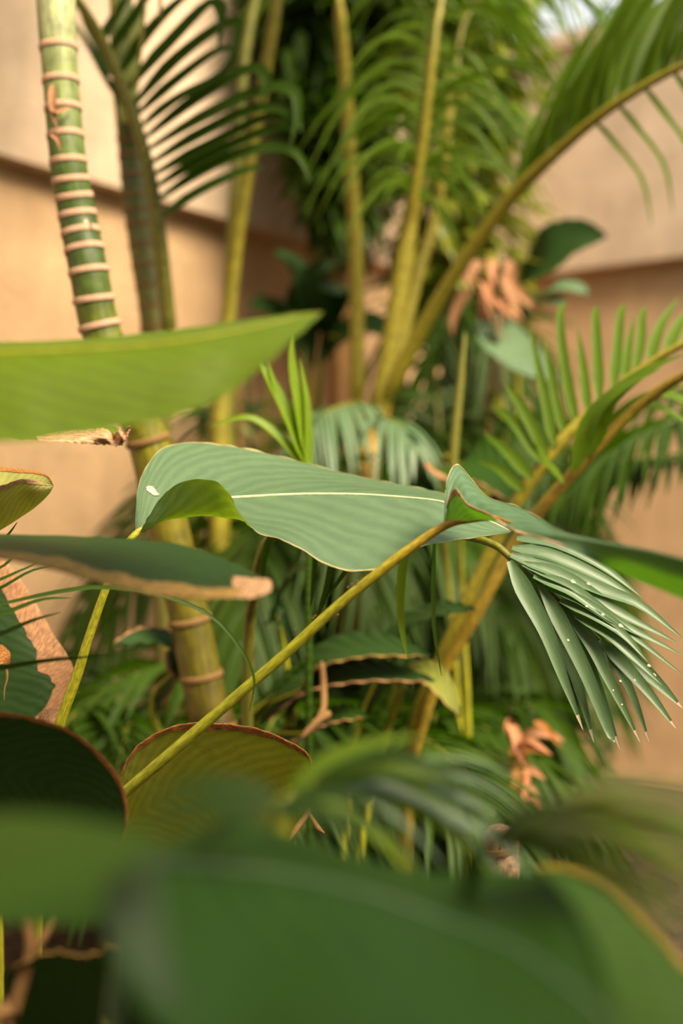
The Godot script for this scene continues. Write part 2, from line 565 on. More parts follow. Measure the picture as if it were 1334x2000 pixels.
func palms() -> void:
	# --- the ringed palm at the left
	var low := P([425, 1480, 1.95])
	var path := [Vector3(low.x + 0.03, 0.0, low.z), low] + pts([[405, 1380, 1.95], [368, 1200, 1.94], [328, 1030, 1.92], [285, 850, 1.90], [232, 740, 1.88], [195, 640, 1.87], [173, 530, 1.86], [151, 420, 1.86], [133, 315, 1.85], [119, 160, 1.85], [109, 0, 1.85], [104, -200, 1.85], [100, -420, 1.85]])
	var t := thing("cane_palm", "slender palm with green trunk crossed by many pale ring scars", "palm", path[0])
	var cols := [lin(84, 62, 26), lin(84, 68, 22), lin(92, 82, 20), lin(100, 92, 20), lin(110, 102, 18), lin(120, 116, 22), lin(120, 122, 26), lin(92, 104, 26), lin(66, 86, 22), lin(62, 84, 22), lin(78, 100, 34), lin(128, 142, 80), lin(176, 180, 138), lin(180, 184, 140), lin(140, 156, 90)]
	var tr := tube("trunk", path, [0.034, 0.034, 0.033, 0.032, 0.033, 0.0315, 0.0305, 0.030, 0.0295, 0.0285, 0.0272, 0.0262, 0.0295, 0.027, 0.024], M.trunk, t, 90, 22, cols)
	for py in [95, 160, 212, 265, 315, 352, 385, 420, 455, 487, 530, 585, 637]:
		var tt := find_row(path, py)
		var rr := 0.0276 + 0.0045 * clampf((py - 300.0) / 340.0, 0.0, 1.0)
		if py < 120:
			rr = 0.0285
		ring_on(path, tt, rr * 1.01, 0.0058, M.ring, tr)
	for py in [860, 985, 1100, 1210, 1320, 1420]:
		ring_on(path, find_row(path, py), 0.0345, 0.006, M.ring_dull, tr)
	# shreds of old sheath that still cling to the trunk
	leaflet("sheath_scrap", pts([[104, 165, 1.815], [103, 195, 1.812], [106, 222, 1.812], [112, 250, 1.812]]), 0.012, M.dry, t, Vector3(0, 0, 1), 8, 0.4)
	leaflet("sheath_scrap", pts([[98, 210, 1.815], [112, 218, 1.81], [128, 216, 1.812], [140, 210, 1.82]]), 0.009, M.dry, t, Vector3(0, 0.3, 1), 8, 0.4)
	leaflet("sheath_scrap", pts([[102, 262, 1.815], [114, 272, 1.81], [120, 296, 1.812]]), 0.009, M.dry, t, Vector3(0, 0, 1), 8, 0.4)
	leaflet("sheath_scrap", pts([[168, 428, 1.82], [174, 438, 1.815], [181, 450, 1.82]]), 0.006, M.scar, t, Vector3(0, 0, 1), 6, 0.4)
	var top: Vector3 = path[-1]
	for k in 5:
		var a := 1.9 + k * 0.2
		var d := Vector3(cos(a), 0, sin(a))
		frond(t, [top - Vector3(0, 0.1, 0), top + d * 0.12 + Vector3(0, 0.35, 0), top + d * 0.35 + Vector3(0, 0.75, 0), top + d * 0.7 + Vector3(0, 0.85, 0), top + d * 1.0 + Vector3(0, 0.65, 0)], 26, 0.34, 0.026, M.leaflet_green, M.cane, {"from": 0.3})

	# --- second trunk behind it, with the frond that arches over the wall
	var path2 := [Vector3(0, 0, 0)] + pts([[330, 1240, 2.42], [312, 900, 2.42], [300, 640, 2.4], [280, 500, 2.4], [266, 400, 2.4], [256, 300, 2.4], [250, 230, 2.38], [240, 120, 2.36], [236, -60, 2.36], [236, -260, 2.36]])
	path2[0] = Vector3(path2[1].x + 0.03, 0, path2[1].z)
	t = thing("cane_palm", "palm with dim ringed trunk and dark green frond fanning across wall", "palm", path2[0])
	cols = [lin(90, 80, 30), lin(100, 96, 34), lin(104, 100, 34), lin(110, 108, 40), lin(112, 112, 46), lin(88, 100, 38), lin(80, 92, 38), lin(92, 104, 46), lin(130, 144, 76), lin(140, 150, 80), lin(120, 140, 60)]
	tr = tube("trunk", path2, [0.028, 0.027, 0.026, 0.0255, 0.025, 0.0245, 0.023, 0.022], M.trunk, t, 60, 18, cols)
	for py in [270, 305, 345, 385, 412, 440, 480, 520, 560, 600, 640]:
		ring_on(path2, find_row(path2, py), 0.0262, 0.005, M.ring_dull, tr)
	var rach := pts([[332, 660, 2.32], [322, 560, 2.30], [312, 460, 2.28], [300, 380, 2.27], [283, 300, 2.26], [262, 230, 2.25], [236, 160, 2.24], [200, 80, 2.22], [150, 0, 2.18], [60, -110, 2.12]])
	var f := tube("frond", rach, [0.016, 0.013, 0.011, 0.010, 0.008], M.cane_dark, t, 40, 9)
	var D := 2.22
	var ll := [
		[[[214, 110], [258, 48], [300, -20], [330, -60]], 24],
		[[[200, 85], [232, 30], [262, -30]], 24],
		[[[232, 150], [300, 60], [360, 0], [400, -20]], 26],
		[[[246, 182], [330, 92], [410, 12], [434, 30], [425, 105]], 26],
		[[[258, 212], [350, 118], [440, 52], [468, 62], [440, 140]], 26],
		[[[264, 230], [360, 150], [430, 100], [470, 100]], 22],
		[[[272, 252], [350, 195], [440, 140], [474, 50]], 20],
		[[[279, 275], [390, 195], [490, 138], [522, 160], [506, 215]], 24],
		[[[286, 296], [400, 232], [510, 180], [572, 178], [583, 225], [566, 290]], 24],
		[[[292, 322], [400, 262], [500, 216], [575, 222], [592, 262]], 23],
		[[[297, 345], [420, 282], [520, 232], [570, 240]], 22],
		[[[302, 368], [420, 303], [540, 252], [580, 262]], 22],
		[[[308, 392], [420, 325], [520, 292], [580, 302], [608, 355]], 23],
		[[[314, 425], [400, 372], [480, 335], [520, 330]], 20],
	]
	for e in ll:
		var q := []
		for i in e[0].size():
			q.append(P([e[0][i][0], e[0][i][1], D + 0.03 - 0.02 * i]))
		leaflet("leaflet", q, e[1] * 1.5 / FOCAL * D, M.leaflet_green, f, Vector3(-0.2, 0.5, 0.8), 16)
	for e in [[[236, 165], [200, 130], [150, 55], [110, 20]], [[262, 235], [215, 170], [165, 80], [130, 30]], [[150, 0], [170, 60], [220, 150], [245, 220]]]:
		var q := []
		for i in e.size():
			q.append(P([e[i][0], e[i][1], D + 0.10 + 0.03 * i]))
		leaflet("leaflet", q, 0.017, M.leaflet_green, f, Vector3(0.3, 0.6, 0.6), 12)
	# pale new spear beside the trunk
	tube("spear_leaf", pts([[246, 240, 2.36], [256, 140, 2.34], [268, 60, 2.32], [282, -40, 2.3]]), [0.016, 0.018, 0.012, 0.004], plain(rgb(160, 172, 92), 0.5, null), t, 16, 10)
	# yellow threads hanging from above
	for e in [[[284, 0], [280, 40], [272, 120], [258, 180]], [[222, -10], [220, 30]], [[314, -20], [312, 40]]]:
		tube("hanging_thread", pts(e.map(func(a): return [a[0], a[1], 2.2])), [0.003, 0.0035, 0.002], M.cane, t, 8, 6)
	frond(t, [P([230, -200, 2.36]), P([330, -330, 2.2]), P([480, -330, 2.0]), P([600, -230, 1.8])], 24, 0.32, 0.024, M.leaflet_green, M.cane, {"from": 0.2})
	frond(t, [P([230, -200, 2.36]), P([200, -400, 2.4]), P([100, -480, 2.5]), P([-100, -420, 2.6])], 24, 0.32, 0.024, M.leaflet_green, M.cane, {"from": 0.2})

	# --- long slanting cane
	var c4 := pts([[445, 1420, 2.6], [432, 1200, 2.6], [428, 900, 2.6], [432, 740, 2.6], [446, 620, 2.6], [465, 450, 2.58], [490, 300, 2.56], [514, 170, 2.55], [545, -20, 2.52], [600, -240, 2.45], [700, -400, 2.3], [840, -420, 2.1]])
	t = thing("cane_palm", "single long yellow palm cane slanting up before dark shrub", "palm", Vector3(c4[0].x, 0, c4[0].z))
	tube("cane", [Vector3(c4[0].x, 0, c4[0].z)] + c4.slice(0, 9), [0.028, 0.026, 0.022, 0.017, 0.0155, 0.015, 0.0135, 0.012], M.cane, t, 50, 12)
	frond(t, c4.slice(7), 30, 0.36, 0.026, M.leaflet_yellow, M.cane, {"from": 0.3, "radius": 0.011})
	tube("cane", pts([[452, 1420, 2.75], [446, 900, 2.75], [447, 620, 2.75], [455, 440, 2.75], [462, 330, 2.75], [480, 100, 2.75], [520, -100, 2.75]]), [0.018, 0.016, 0.014, 0.012, 0.009], M.cane_dark, t, 30, 10)

	# --- clump of yellow canes in the middle
	var b3 := P([688, 1300, 2.72])
	t = thing("cane_palm", "clump of upright yellow palm canes rising behind the pale leaf", "palm", Vector3(b3.x, 0, b3.z))
	cols = [lin(120, 90, 24), lin(150, 110, 26), lin(176, 136, 36), lin(196, 160, 84), lin(190, 150, 44)]
	tube("trunk", [Vector3(b3.x, 0, b3.z)] + pts([[684, 1240, 2.72], [690, 1100, 2.72], [718, 900, 2.72], [745, 780, 2.72]]), [0.036, 0.034, 0.031, 0.030, 0.024], M.trunk, t, 40, 14, cols)
	tube("trunk", pts([[672, 1240, 2.8], [678, 1000, 2.8], [692, 860, 2.8], [699, 780, 2.8]]), [0.022, 0.02, 0.02, 0.018], M.trunk, t, 20, 12, [lin(120, 110, 30), lin(150, 140, 30)])
	tube("cane", pts([[699, 800, 2.8], [697, 600, 2.8], [693, 450, 2.79], [684, 300, 2.77], [674, 140, 2.74], [662, 0, 2.7]]), [0.018, 0.017, 0.0165, 0.0155, 0.0135, 0.012], M.cane, t, 30, 12)
	tube("cane", pts([[742, 810, 2.68], [766, 660, 2.68], [790, 500, 2.67], [812, 360, 2.65], [834, 210, 2.6], [850, 60, 2.55]]), [0.023, 0.022, 0.021, 0.017, 0.013, 0.011], M.cane, t, 30, 12)
	tube("cane", pts([[752, 790, 2.73], [786, 660, 2.75], [818, 530, 2.76], [848, 430, 2.77], [870, 300, 2.76], [880, 150, 2.75]]), [0.016, 0.015, 0.014, 0.012, 0.010], M.cane, t, 24, 10)
	var c3 := pts([[756, 775, 2.66], [830, 632, 2.6], [918, 492, 2.52], [1010, 372, 2.44], [1100, 285, 2.36], [1200, 205, 2.28], [1330, 130, 2.2], [1480, 80, 2.1]])
	tube("cane", c3.slice(0, 5), [0.017, 0.016, 0.0155, 0.0145, 0.012], M.cane, t, 24, 10)
	f = tube("frond", c3.slice(3), [0.0135, 0.011, 0.008, 0.005], M.cane, t, 24, 9)
	for i in 60:   # bright blades standing up from the arching cane
		var s := i / 59.0
		var c := cat(c3, 0.42 + 0.56 * s)
		var d := Vector3(rng.randf_range(0.10, 0.42), rng.randf_range(0.75, 0.95), rng.randf_range(-0.35, 0.35)).normalized()
		var l := rng.randf_range(0.32, 0.50) * (0.75 + 0.3 * sin(PI * s))
		var q := []
		for k in 5:
			var z := k / 4.0
			q.append(c + d * l * z + Vector3(0.12, -0.05, 0.02) * z * z * l * 2.0)
		leaflet("leaflet", q, rng.randf_range(0.011, 0.020), M.leaflet_lit_green, f, Vector3(0.35, 0.4, 0.85), 10)
	for i in 6:    # a few that hang from its far side
		var s := i / 5.0
		var c := cat(c3, 0.66 + 0.3 * s)
		leaflet("leaflet", [c, c + Vector3(0.06, -0.015, -0.1), c + Vector3(0.14, -0.06, -0.2), c + Vector3(0.18, -0.14, -0.28)], 0.016, M.leaflet_lit_green, f, Vector3(0, 0.9, 0.3), 8)
	# fronds over the top of the clump
	frond(t, pts([[662, 10, 2.7], [680, -110, 2.9], [740, -170, 3.2], [820, -130, 3.4], [900, -20, 3.5], [940, 120, 3.6]]), 34, 0.5, 0.024, M.leaflet_lit_green, M.cane, {"from": 0.05, "droop": 0.8, "radius": 0.010})
	frond(t, pts([[800, 430, 2.62], [826, 270, 2.58], [850, 70, 2.55], [872, -60, 2.6], [850, -160, 2.75], [780, -180, 2.9]]), 44, 0.34, 0.016, M.leaflet_lit_green, M.cane, {"from": 0.05, "droop": 1.0, "radius": 0.011, "mess": 5.0})
	frond(t, pts([[848, 430, 2.77], [872, 280, 2.76], [890, 140, 2.75], [910, 40, 2.8], [970, -40, 2.8], [1060, -50, 2.75], [1150, 10, 2.7]]), 40, 0.32, 0.016, M.leaflet_lit_green, M.cane, {"from": 0.05, "droop": 0.9, "radius": 0.009, "mess": 5.0})
	frond(t, pts([[790, 520, 2.7], [830, 360, 2.8], [860, 260, 2.9], [900, 210, 3.0], [960, 230, 3.1]]), 26, 0.34, 0.02, M.leaflet_lit_green, M.cane, {"from": 0.2, "droop": 0.7, "radius": 0.007})
	frond(t, pts([[730, 800, 2.66], [690, 790, 2.55], [640, 805, 2.45], [610, 840, 2.4]]), 12, 0.16, 0.018, M.leaflet, M.cane_dark, {"from": 0.05, "droop": 1.2, "radius": 0.006})
	frond(t, pts([[720, 830, 2.66], [740, 815, 2.5], [780, 830, 2.42], [805, 870, 2.38]]), 12, 0.14, 0.018, M.leaflet, M.cane_dark, {"from": 0.05, "droop": 1.0, "radius": 0.006})

	# --- palm at the right: two stalks in a V and an upright comb of leaflets
	var b5 := P([850, 1320, 2.05])
	t = thing("cane_palm", "young palm with two yellow stalks and comb of upright leaflets", "palm", Vector3(b5.x, 0, b5.z))
	var r1 := [Vector3(b5.x - 0.10, 0, b5.z - 0.1)] + pts([[790, 1560, 2.1], [815, 1400, 2.07], [852, 1310, 2.05], [905, 1190, 2.03], [958, 1080, 2.02], [1010, 980, 2.0], [1090, 868, 1.98], [1160, 800, 1.97], [1240, 730, 1.95], [1334, 672, 1.92], [1440, 630, 1.88]])
	f = tube("frond", r1, [0.011, 0.011, 0.0115, 0.0115, 0.0115, 0.011, 0.011, 0.009, 0.007, 0.006, 0.004], M.cane, t, 50, 9)
	var comb := [
		[[[1062, 905], [1010, 830], [960, 790]], 26], [[[1040, 935], [990, 880], [945, 845]], 26], [[[1022, 960], [975, 915], [930, 900]], 22],
		[[[1085, 875], [1062, 760], [1034, 640]], 22], [[[1105, 855], [1082, 760], [1062, 660]], 20], [[[1128, 835], [1108, 740], [1094, 620], [1108, 590]], 22],
		[[[1150, 812], [1140, 720], [1128, 640]], 20], [[[1172, 790], [1168, 700], [1164, 612], [1172, 600]], 22], [[[1198, 768], [1206, 690], [1214, 608], [1226, 596]], 22],
		[[[1220, 748], [1228, 680], [1238, 618]], 20], [[[1240, 732], [1252, 670], [1256, 612], [1268, 600]], 20], [[[1268, 712], [1290, 640], [1326, 580]], 24], [[[1300, 692], [1330, 630], [1370, 580]], 24],
		[[[1070, 890], [1022, 800], [985, 745]], 24], [[[1330, 676], [1370, 620], [1420, 590]], 24],
	]
	for e in comb:
		var q := []
		for i in e[0].size():
			q.append(P([e[0][i][0], e[0][i][1], 1.97 + 0.04 * i]))
		leaflet("leaflet", q, e[1] / FOCAL * 2.0, M.leaflet_lit_green, f, Vector3(-0.4, 0.35, 0.85), 12)
	var r2 := [Vector3(b5.x - 0.07, 0, b5.z)] + pts([[800, 1560, 2.03], [828, 1400, 2.01], [866, 1310, 2.0], [935, 1190, 1.97], [1000, 1070, 1.95], [1060, 990, 1.92], [1150, 890, 1.88], [1240, 800, 1.85], [1340, 730, 1.8], [1450, 690, 1.75]])
	f = tube("frond", r2, [0.011, 0.011, 0.011, 0.011, 0.0105, 0.0095, 0.008, 0.005], M.stalk_warm, t, 50, 9)
	for e in [[[[1150, 890], [1180, 800], [1260, 730], [1340, 690]], 40], [[[1120, 920], [1150, 830], [1200, 770], [1290, 720]], 36], [[[1100, 945], [1060, 900], [1040, 850]], 30], [[[1190, 850], [1250, 790], [1334, 750]], 40], [[[1240, 800], [1290, 800], [1360, 840]], 30], [[[1280, 770], [1340, 790], [1400, 850]], 30]]:
		var q := []
		for i in e[0].size():
			q.append(P([e[0][i][0], e[0][i][1], 1.87 - 0.02 * i]))
		leaflet("leaflet", q, e[1] / FOCAL * 1.9, M.leaflet_lit_green, f, Vector3(0.2, 0.7, 0.6), 12)
	tube("cane", pts([[880, 1010, 2.2], [888, 860, 2.2], [900, 740, 2.2], [908, 650, 2.2]]), [0.009, 0.009, 0.007, 0.003], M.cane_dark, t, 16, 8)

	# --- the long frond whose leaflets hang out below the pale leaf
	var b6 := P([478, 1480, 1.8])
	t = thing("cane_palm", "palm frond with grey-green leaflets hanging sharp before the right-hand wall", "palm", Vector3(b6.x, 0, b6.z))
	var r6 := [Vector3(b6.x, 0, b6.z)] + pts([[484, 1350, 1.8], [496, 1160, 1.74], [530, 1050, 1.68], [640, 1020, 1.64], [800, 1036, 1.58], [900, 1046, 1.54], [965, 1064, 1.50], [1008, 1100, 1.48], [1066, 1150, 1.462], [1112, 1190, 1.452], [1155, 1233, 1.445], [1195, 1272, 1.44]])
	f = tube("frond", r6, [0.010, 0.009, 0.008, 0.007, 0.006, 0.005, 0.005, 0.0042, 0.0035, 0.003, 0.002, 0.0012], M.cane_dark, t, 60, 8)
	var hang := [
		[[[526, 1044], [514, 1095], [510, 1152]], 15, 1.62], [[[618, 1060], [612, 1120], [606, 1192]], 12, 1.58], [[[652, 1060], [638, 1140], [610, 1240]], 15, 1.56],
		[[[690, 1090], [664, 1130], [640, 1168]], 9, 1.5], [[[794, 1040], [780, 1150], [784, 1230], [797, 1288]], 20, 1.54], [[[848, 1044], [845, 1180], [850, 1250], [862, 1320]], 10, 1.55],
	]
	for e in hang:
		var q := []
		for a in e[0]:
			q.append(P([a[0], a[1], e[2]]))
		leaflet("leaflet", q, e[1] / FOCAL * e[2], M.leaflet_bright if e[0][0][0] == 794 else M.leaflet_green, f, Vector3(0.45, 0.1, 0.9), 12)
	var lr := [   # lower side, then upper side
		[[[995,1096],[1030,1165],[1069,1238],[1100,1323],[1139,1426]], 32, 1.450],
		[[[1024,1117],[1075,1208],[1112,1286],[1136,1362],[1160,1450]], 28, 1.465],
		[[[1054,1141],[1100,1226],[1148,1323],[1190,1429],[1201,1450]], 28, 1.445],
		[[[1078,1165],[1124,1247],[1166,1341],[1212,1465]], 28, 1.460],
		[[[1109,1190],[1157,1262],[1196,1341],[1251,1450]], 25, 1.440],
		[[[1139,1220],[1190,1280],[1233,1353],[1269,1450]], 21, 1.455],
		[[[1172,1250],[1221,1302],[1269,1356],[1321,1423]], 24, 1.435],
		[[[1187,1262],[1257,1311],[1334,1383]], 32, 1.445],
		[[[1009,1053],[1081,1062],[1172,1105],[1257,1168]], 26, 1.485],
		[[[1000,1071],[1081,1090],[1178,1132],[1254,1177]], 28, 1.475],
		[[[997,1085],[1075,1114],[1178,1156],[1251,1184],[1334,1247]], 32, 1.465],
		[[[1021,1102],[1112,1138],[1203,1196],[1324,1256]], 32, 1.455],
		[[[1042,1126],[1118,1156],[1203,1214],[1334,1280]], 28, 1.445],
		[[[1064,1146],[1140,1178],[1225,1236],[1334,1318]], 20, 1.440],
		[[[1093,1174],[1157,1202],[1218,1241],[1266,1293]], 22, 1.435],
		[[[1121,1202],[1187,1238],[1233,1280],[1293,1338]], 25, 1.430],
	]
	for i in lr.size():
		var e: Array = lr[i]
		var q := []
		for k in e[0].size():
			q.append(P([e[0][k][0], e[0][k][1], e[2] - 0.012 * k]))
		var facing := Vector3(-0.25, 0.5, 0.85) if i < 8 else Vector3(-0.25, 0.65, 0.7)
		leaflet("leaflet", q, e[1] / FOCAL * e[2] * 1.1, M.leaflet, f, facing, 14, 0.26, 0.0, 0.93 if i < 8 else 1.0)
		if i < 8:
			leaflet("dry_tip", q, e[1] / FOCAL * e[2] * 1.1, M.tip, f, facing, 4, 0.26, 0.93, 1.0)
	for a in [[1150, 1140, 9], [1120, 1136, 12], [1178, 1200, 8], [1213, 1222, 12], [1146, 1184, 7], [1268, 1300, 9], [1278, 1318, 10], [1212, 1330, 6], [1240, 1328, 6], [1198, 1348, 4], [1215, 1376, 4], [1110, 1250, 6]]:
		var c := P([a[0], a[1], 1.405])
		leaflet("pale_scar", [c - Vector3(a[2], -a[2] * 0.4, 0) * 0.00022, c, c + Vector3(a[2], -a[2] * 0.5, 0) * 0.00022], a[2] * 0.0003, M.scar, f, Vector3(0, 0.5, 0.85), 4, 0.05)

	# --- leaflets that reach in from beyond the left edge
	var b8 := Vector3(-0.52, 0, -1.32)
	t = thing("cane_palm", "palm with thin dark leaflets reaching in over brown-edged leaf", "palm", b8)
	f = tube("frond", [b8, b8 + Vector3(0.02, 0.5, 0), P([-90, 1290, 1.32]), P([-70, 1160, 1.32]), P([-40, 1060, 1.34]), P([-20, 990, 1.4])], [0.009, 0.008, 0.006, 0.004, 0.002], M.cane_dark, t, 30, 8)
	var thin := [
		[[[-80, 1200], [40, 1172], [130, 1154], [205, 1148], [300, 1160], [400, 1195], [460, 1252], [492, 1310], [496, 1345], [487, 1388]], 9, 1.31],
		[[[-80, 1225], [0, 1202], [80, 1172], [140, 1168]], 10, 1.29], [[[-70, 1160], [0, 1133], [40, 1115], [80, 1098]], 7, 1.33], [[[-70, 1180], [0, 1150], [60, 1116], [110, 1106]], 7, 1.34],
		[[[-80, 1260], [0, 1240], [60, 1214], [118, 1196]], 11, 1.25], [[[-90, 1320], [0, 1306], [100, 1290], [215, 1280]], 12, 1.21], [[[-60, 1130], [0, 1110], [30, 1085], [44, 1070]], 6, 1.35],
		[[[-60, 1100], [0, 1060], [20, 1040], [34, 1020]], 6, 1.4],
	]
	for e in thin:
		var q := []
		for a in e[0]:
			q.append(P([a[0], a[1], e[2]]))
		leaflet("leaflet", q, e[1] / FOCAL * e[2], M.leaflet_green, f, Vector3(0, 0.6, 0.8), 20 if e[0].size() > 5 else 10)


func broad_plants() -> void:
	# --- the plant with the pale leaf across the middle
	var g1 := P([60, 1620, 1.42])
	var t := thing("broad_leaf_plant", "plant with one large pale grey-green leaf curled over at its base", "plant", Vector3(g1.x, 0, g1.z))
	var s := surface([
		[[264, 1040, 1.405], [266, 1042, 1.404], [268, 1043, 1.402], [270, 1043, 1.40], [272, 1042, 1.398]],
		[[266, 985, 1.43], [273, 1008, 1.42], [284, 1030, 1.41], [290, 1031, 1.40], [288, 1012, 1.392]],
		[[277, 928, 1.48], [288, 965, 1.455], [312, 1012, 1.43], [324, 1013, 1.402], [316, 970, 1.385]],
		[[315, 877, 1.53], [326, 925, 1.49], [346, 997, 1.44], [360, 1007, 1.40], [350, 944, 1.375]],
		[[372, 864, 1.565], [380, 912, 1.51], [392, 982, 1.45], [406, 1006, 1.40], [393, 936, 1.365]],
		[[432, 868, 1.58], [436, 916, 1.52], [440, 974, 1.455], [446, 1012, 1.405], [438, 952, 1.36]],
		[[500, 880, 1.59], [500, 922, 1.53], [500, 970, 1.46], [497, 1018, 1.405], [489, 1030, 1.352]],
		[[590, 902, 1.60], [586, 932, 1.535], [585, 966, 1.465], [580, 1018, 1.41], [568, 1062, 1.345]],
		[[690, 928, 1.60], [690, 945, 1.535], [690, 966, 1.465], [682, 1032, 1.40], [650, 1108, 1.335]],
		[[780, 946, 1.58], [785, 958, 1.525], [790, 972, 1.46], [780, 1034, 1.40], [728, 1113, 1.335]],
		[[870, 964, 1.55], [868, 970, 1.50], [865, 981, 1.45], [850, 1028, 1.40], [812, 1072, 1.35]],
		[[940, 990, 1.50], [936, 997, 1.47], [930, 1006, 1.44], [918, 1032, 1.405], [900, 1054, 1.375]],
		[[1000, 1036, 1.44], [999, 1037, 1.438], [998, 1038, 1.435], [997, 1039, 1.43], [995, 1041, 1.428]],
	], 160, 36, 0.0011, 17.0)
	var l := blade("leaf", s, M.blade, t)
	rib(s, 0.0025, 0.0011, M.rib_pale, l, 0.0002)
	margin("dried_margin", s, 1, 0.008, M.rim_thin, l, 0.5, 0.99, 0.0004, 4)
	margin("dried_margin", s, 0, 0.010, M.rim_thin, l, 0.1, 0.97, 0.0003, 8)
	tube("petiole", [Vector3(g1.x, 0, g1.z)] + pts([[70, 1580, 1.42], [115, 1420, 1.41], [150, 1320, 1.405], [175, 1240, 1.40], [203, 1160, 1.395], [232, 1090, 1.395], [262, 1046, 1.40], [300, 1022, 1.412], [340, 1002, 1.438]]), [0.006, 0.0062, 0.0064, 0.0062, 0.0052, 0.0048, 0.0044, 0.0042, 0.0035, 0.002], M.stalk, l, 60, 10)
	leaflet("pale_scar", pts([[288, 950, 1.4635], [296, 957, 1.460], [303, 964, 1.457], [311, 965, 1.457]]), 0.0085, M.scar, l, Vector3(0.4, 0.3, 0.85), 6, 0.02)

	# --- the plant whose stalk crosses the picture; its leaf turns to the right
	var g2 := P([60, 1720, 1.40])
	t = thing("broad_leaf_plant", "plant with long diagonal yellow-green stalk and twisted leaf tip at upper end", "plant", Vector3(g2.x, 0, g2.z))
	s = surface([
		[[866, 1022, 1.31], [867, 1023, 1.308], [868, 1024, 1.305], [868, 1023, 1.30], [868, 1022, 1.298]],
		[[873, 936, 1.34], [876, 975, 1.325], [886, 1020, 1.30], [884, 1010, 1.29], [876, 976, 1.283]],
		[[893, 907, 1.36], [900, 950, 1.33], [914, 1016, 1.29], [906, 1002, 1.278], [891, 955, 1.268]],
		[[922, 938, 1.36], [928, 965, 1.32], [944, 1013, 1.28], [934, 1008, 1.267], [912, 984, 1.258]],
		[[955, 972, 1.34], [962, 985, 1.30], [980, 1016, 1.255], [974, 1018, 1.243], [955, 1004, 1.235]],
		[[1008, 988, 1.30], [1012, 1003, 1.27], [1020, 1030, 1.225], [1016, 1038, 1.213], [1000, 1034, 1.205]],
		[[1055, 1012, 1.25], [1062, 1026, 1.22], [1072, 1043, 1.175], [1074, 1052, 1.167], [1064, 1054, 1.16]],
		[[1105, 1040, 1.17], [1112, 1045, 1.15], [1125, 1051, 1.125], [1128, 1066, 1.118], [1124, 1078, 1.112]],
		[[1195, 1060, 1.10], [1198, 1062, 1.09], [1202, 1066, 1.07], [1204, 1092, 1.085], [1200, 1114, 1.10]],
		[[1285, 1078, 1.04], [1286, 1079, 1.03], [1290, 1083, 1.015], [1292, 1120, 1.035], [1290, 1153, 1.06]],
		[[1380, 1110, 1.0], [1380, 1110, 0.99], [1382, 1112, 0.975], [1384, 1146, 1.0], [1382, 1182, 1.02]],
		[[1500, 1180, 0.95], [1500, 1181, 0.949], [1500, 1182, 0.948], [1500, 1183, 0.947], [1500, 1184, 0.946]],
	], 110, 24, 0.0006, 12.0)
	l = blade("leaf", s, M.blade_twist, t)
	margin("dried_margin", s, 1, 0.05, M.rim_pale, l, 0.06, 0.62, 0.0007, 14)
	margin("dried_margin", s, 0, 0.02, M.rim_thin, l, 0.04, 0.7, 0.0006, 15)
	var pet := tube("petiole", [Vector3(g2.x, 0, g2.z)] + pts([[80, 1690, 1.395], [170, 1612, 1.38], [262, 1532, 1.36], [360, 1448, 1.345], [450, 1370, 1.335], [560, 1275, 1.325], [650, 1192, 1.315], [735, 1122, 1.305], [800, 1072, 1.30], [870, 1026, 1.297], [920, 1014, 1.285], [965, 1012, 1.265], [1000, 1022, 1.24]]), [0.0068, 0.0066, 0.0064, 0.0064, 0.0064, 0.0062, 0.006, 0.0058, 0.0056, 0.0052, 0.0046, 0.004, 0.003, 0.0015], M.trunk, l, 90, 12, [lin(140, 140, 26), lin(146, 150, 28), lin(150, 152, 30), lin(152, 152, 28), lin(156, 150, 28), lin(168, 144, 26), lin(160, 120, 28), lin(150, 112, 30)])
	pet.set_meta("label", "long yellow-green stalk")
	for a in [[680, 1146], [688, 1140], [699, 1134], [708, 1130], [696, 1142], [660, 1200], [616, 1202], [612, 1206], [578, 1228]]:
		var k: float = 1.296 + (735.0 - a[0]) / 735.0 * 0.06
		var c := P([a[0], a[1], k])
		leaflet("dark_speck", [c - Vector3(0.0011, 0.0008, 0), c, c + Vector3(0.0011, 0.0008, 0)], 0.0013, plain(rgb(90, 60, 20), 0.8), l, Vector3(0, 0.4, 0.9), 4, 0.05)
	# the olive leaf with the burnt rim that the stalk crosses
	s = surface([
		[[205, 1600, 1.438], [230, 1630, 1.474], [260, 1680, 1.504]], [[232, 1520, 1.414], [270, 1590, 1.456], [310, 1680, 1.498]], [[262, 1464, 1.402], [310, 1570, 1.450], [350, 1680, 1.498]], [[310, 1430, 1.396], [350, 1550, 1.444], [390, 1680, 1.492]],
		[[370, 1412, 1.390], [400, 1545, 1.441], [430, 1680, 1.492]], [[440, 1414, 1.390], [450, 1545, 1.441], [465, 1680, 1.492]], [[505, 1424, 1.390], [505, 1550, 1.444], [500, 1680, 1.492]], [[562, 1447, 1.396], [545, 1560, 1.447], [530, 1680, 1.492]],
		[[602, 1474, 1.402], [575, 1575, 1.453], [550, 1680, 1.498]], [[614, 1520, 1.414], [590, 1600, 1.459], [560, 1690, 1.498]],
	], 90, 20, 0.0008, 13.0, 0.01, 3)
	l = blade("leaf", s, M.blade_olive, t)
	margin("dried_margin", s, 0, 0.03, M.rim_orange, l, 0.12, 1.0, 0.0007, 21, 0.06)
	tube("dried_strand", pts([[612, 1500, 1.40], [620, 1530, 1.385], [616, 1555, 1.37], [600, 1590, 1.36], [582, 1615, 1.35], [566, 1640, 1.34]]), [0.0022, 0.003, 0.0026, 0.0032, 0.0036, 0.002], M.twig, l, 24, 7)
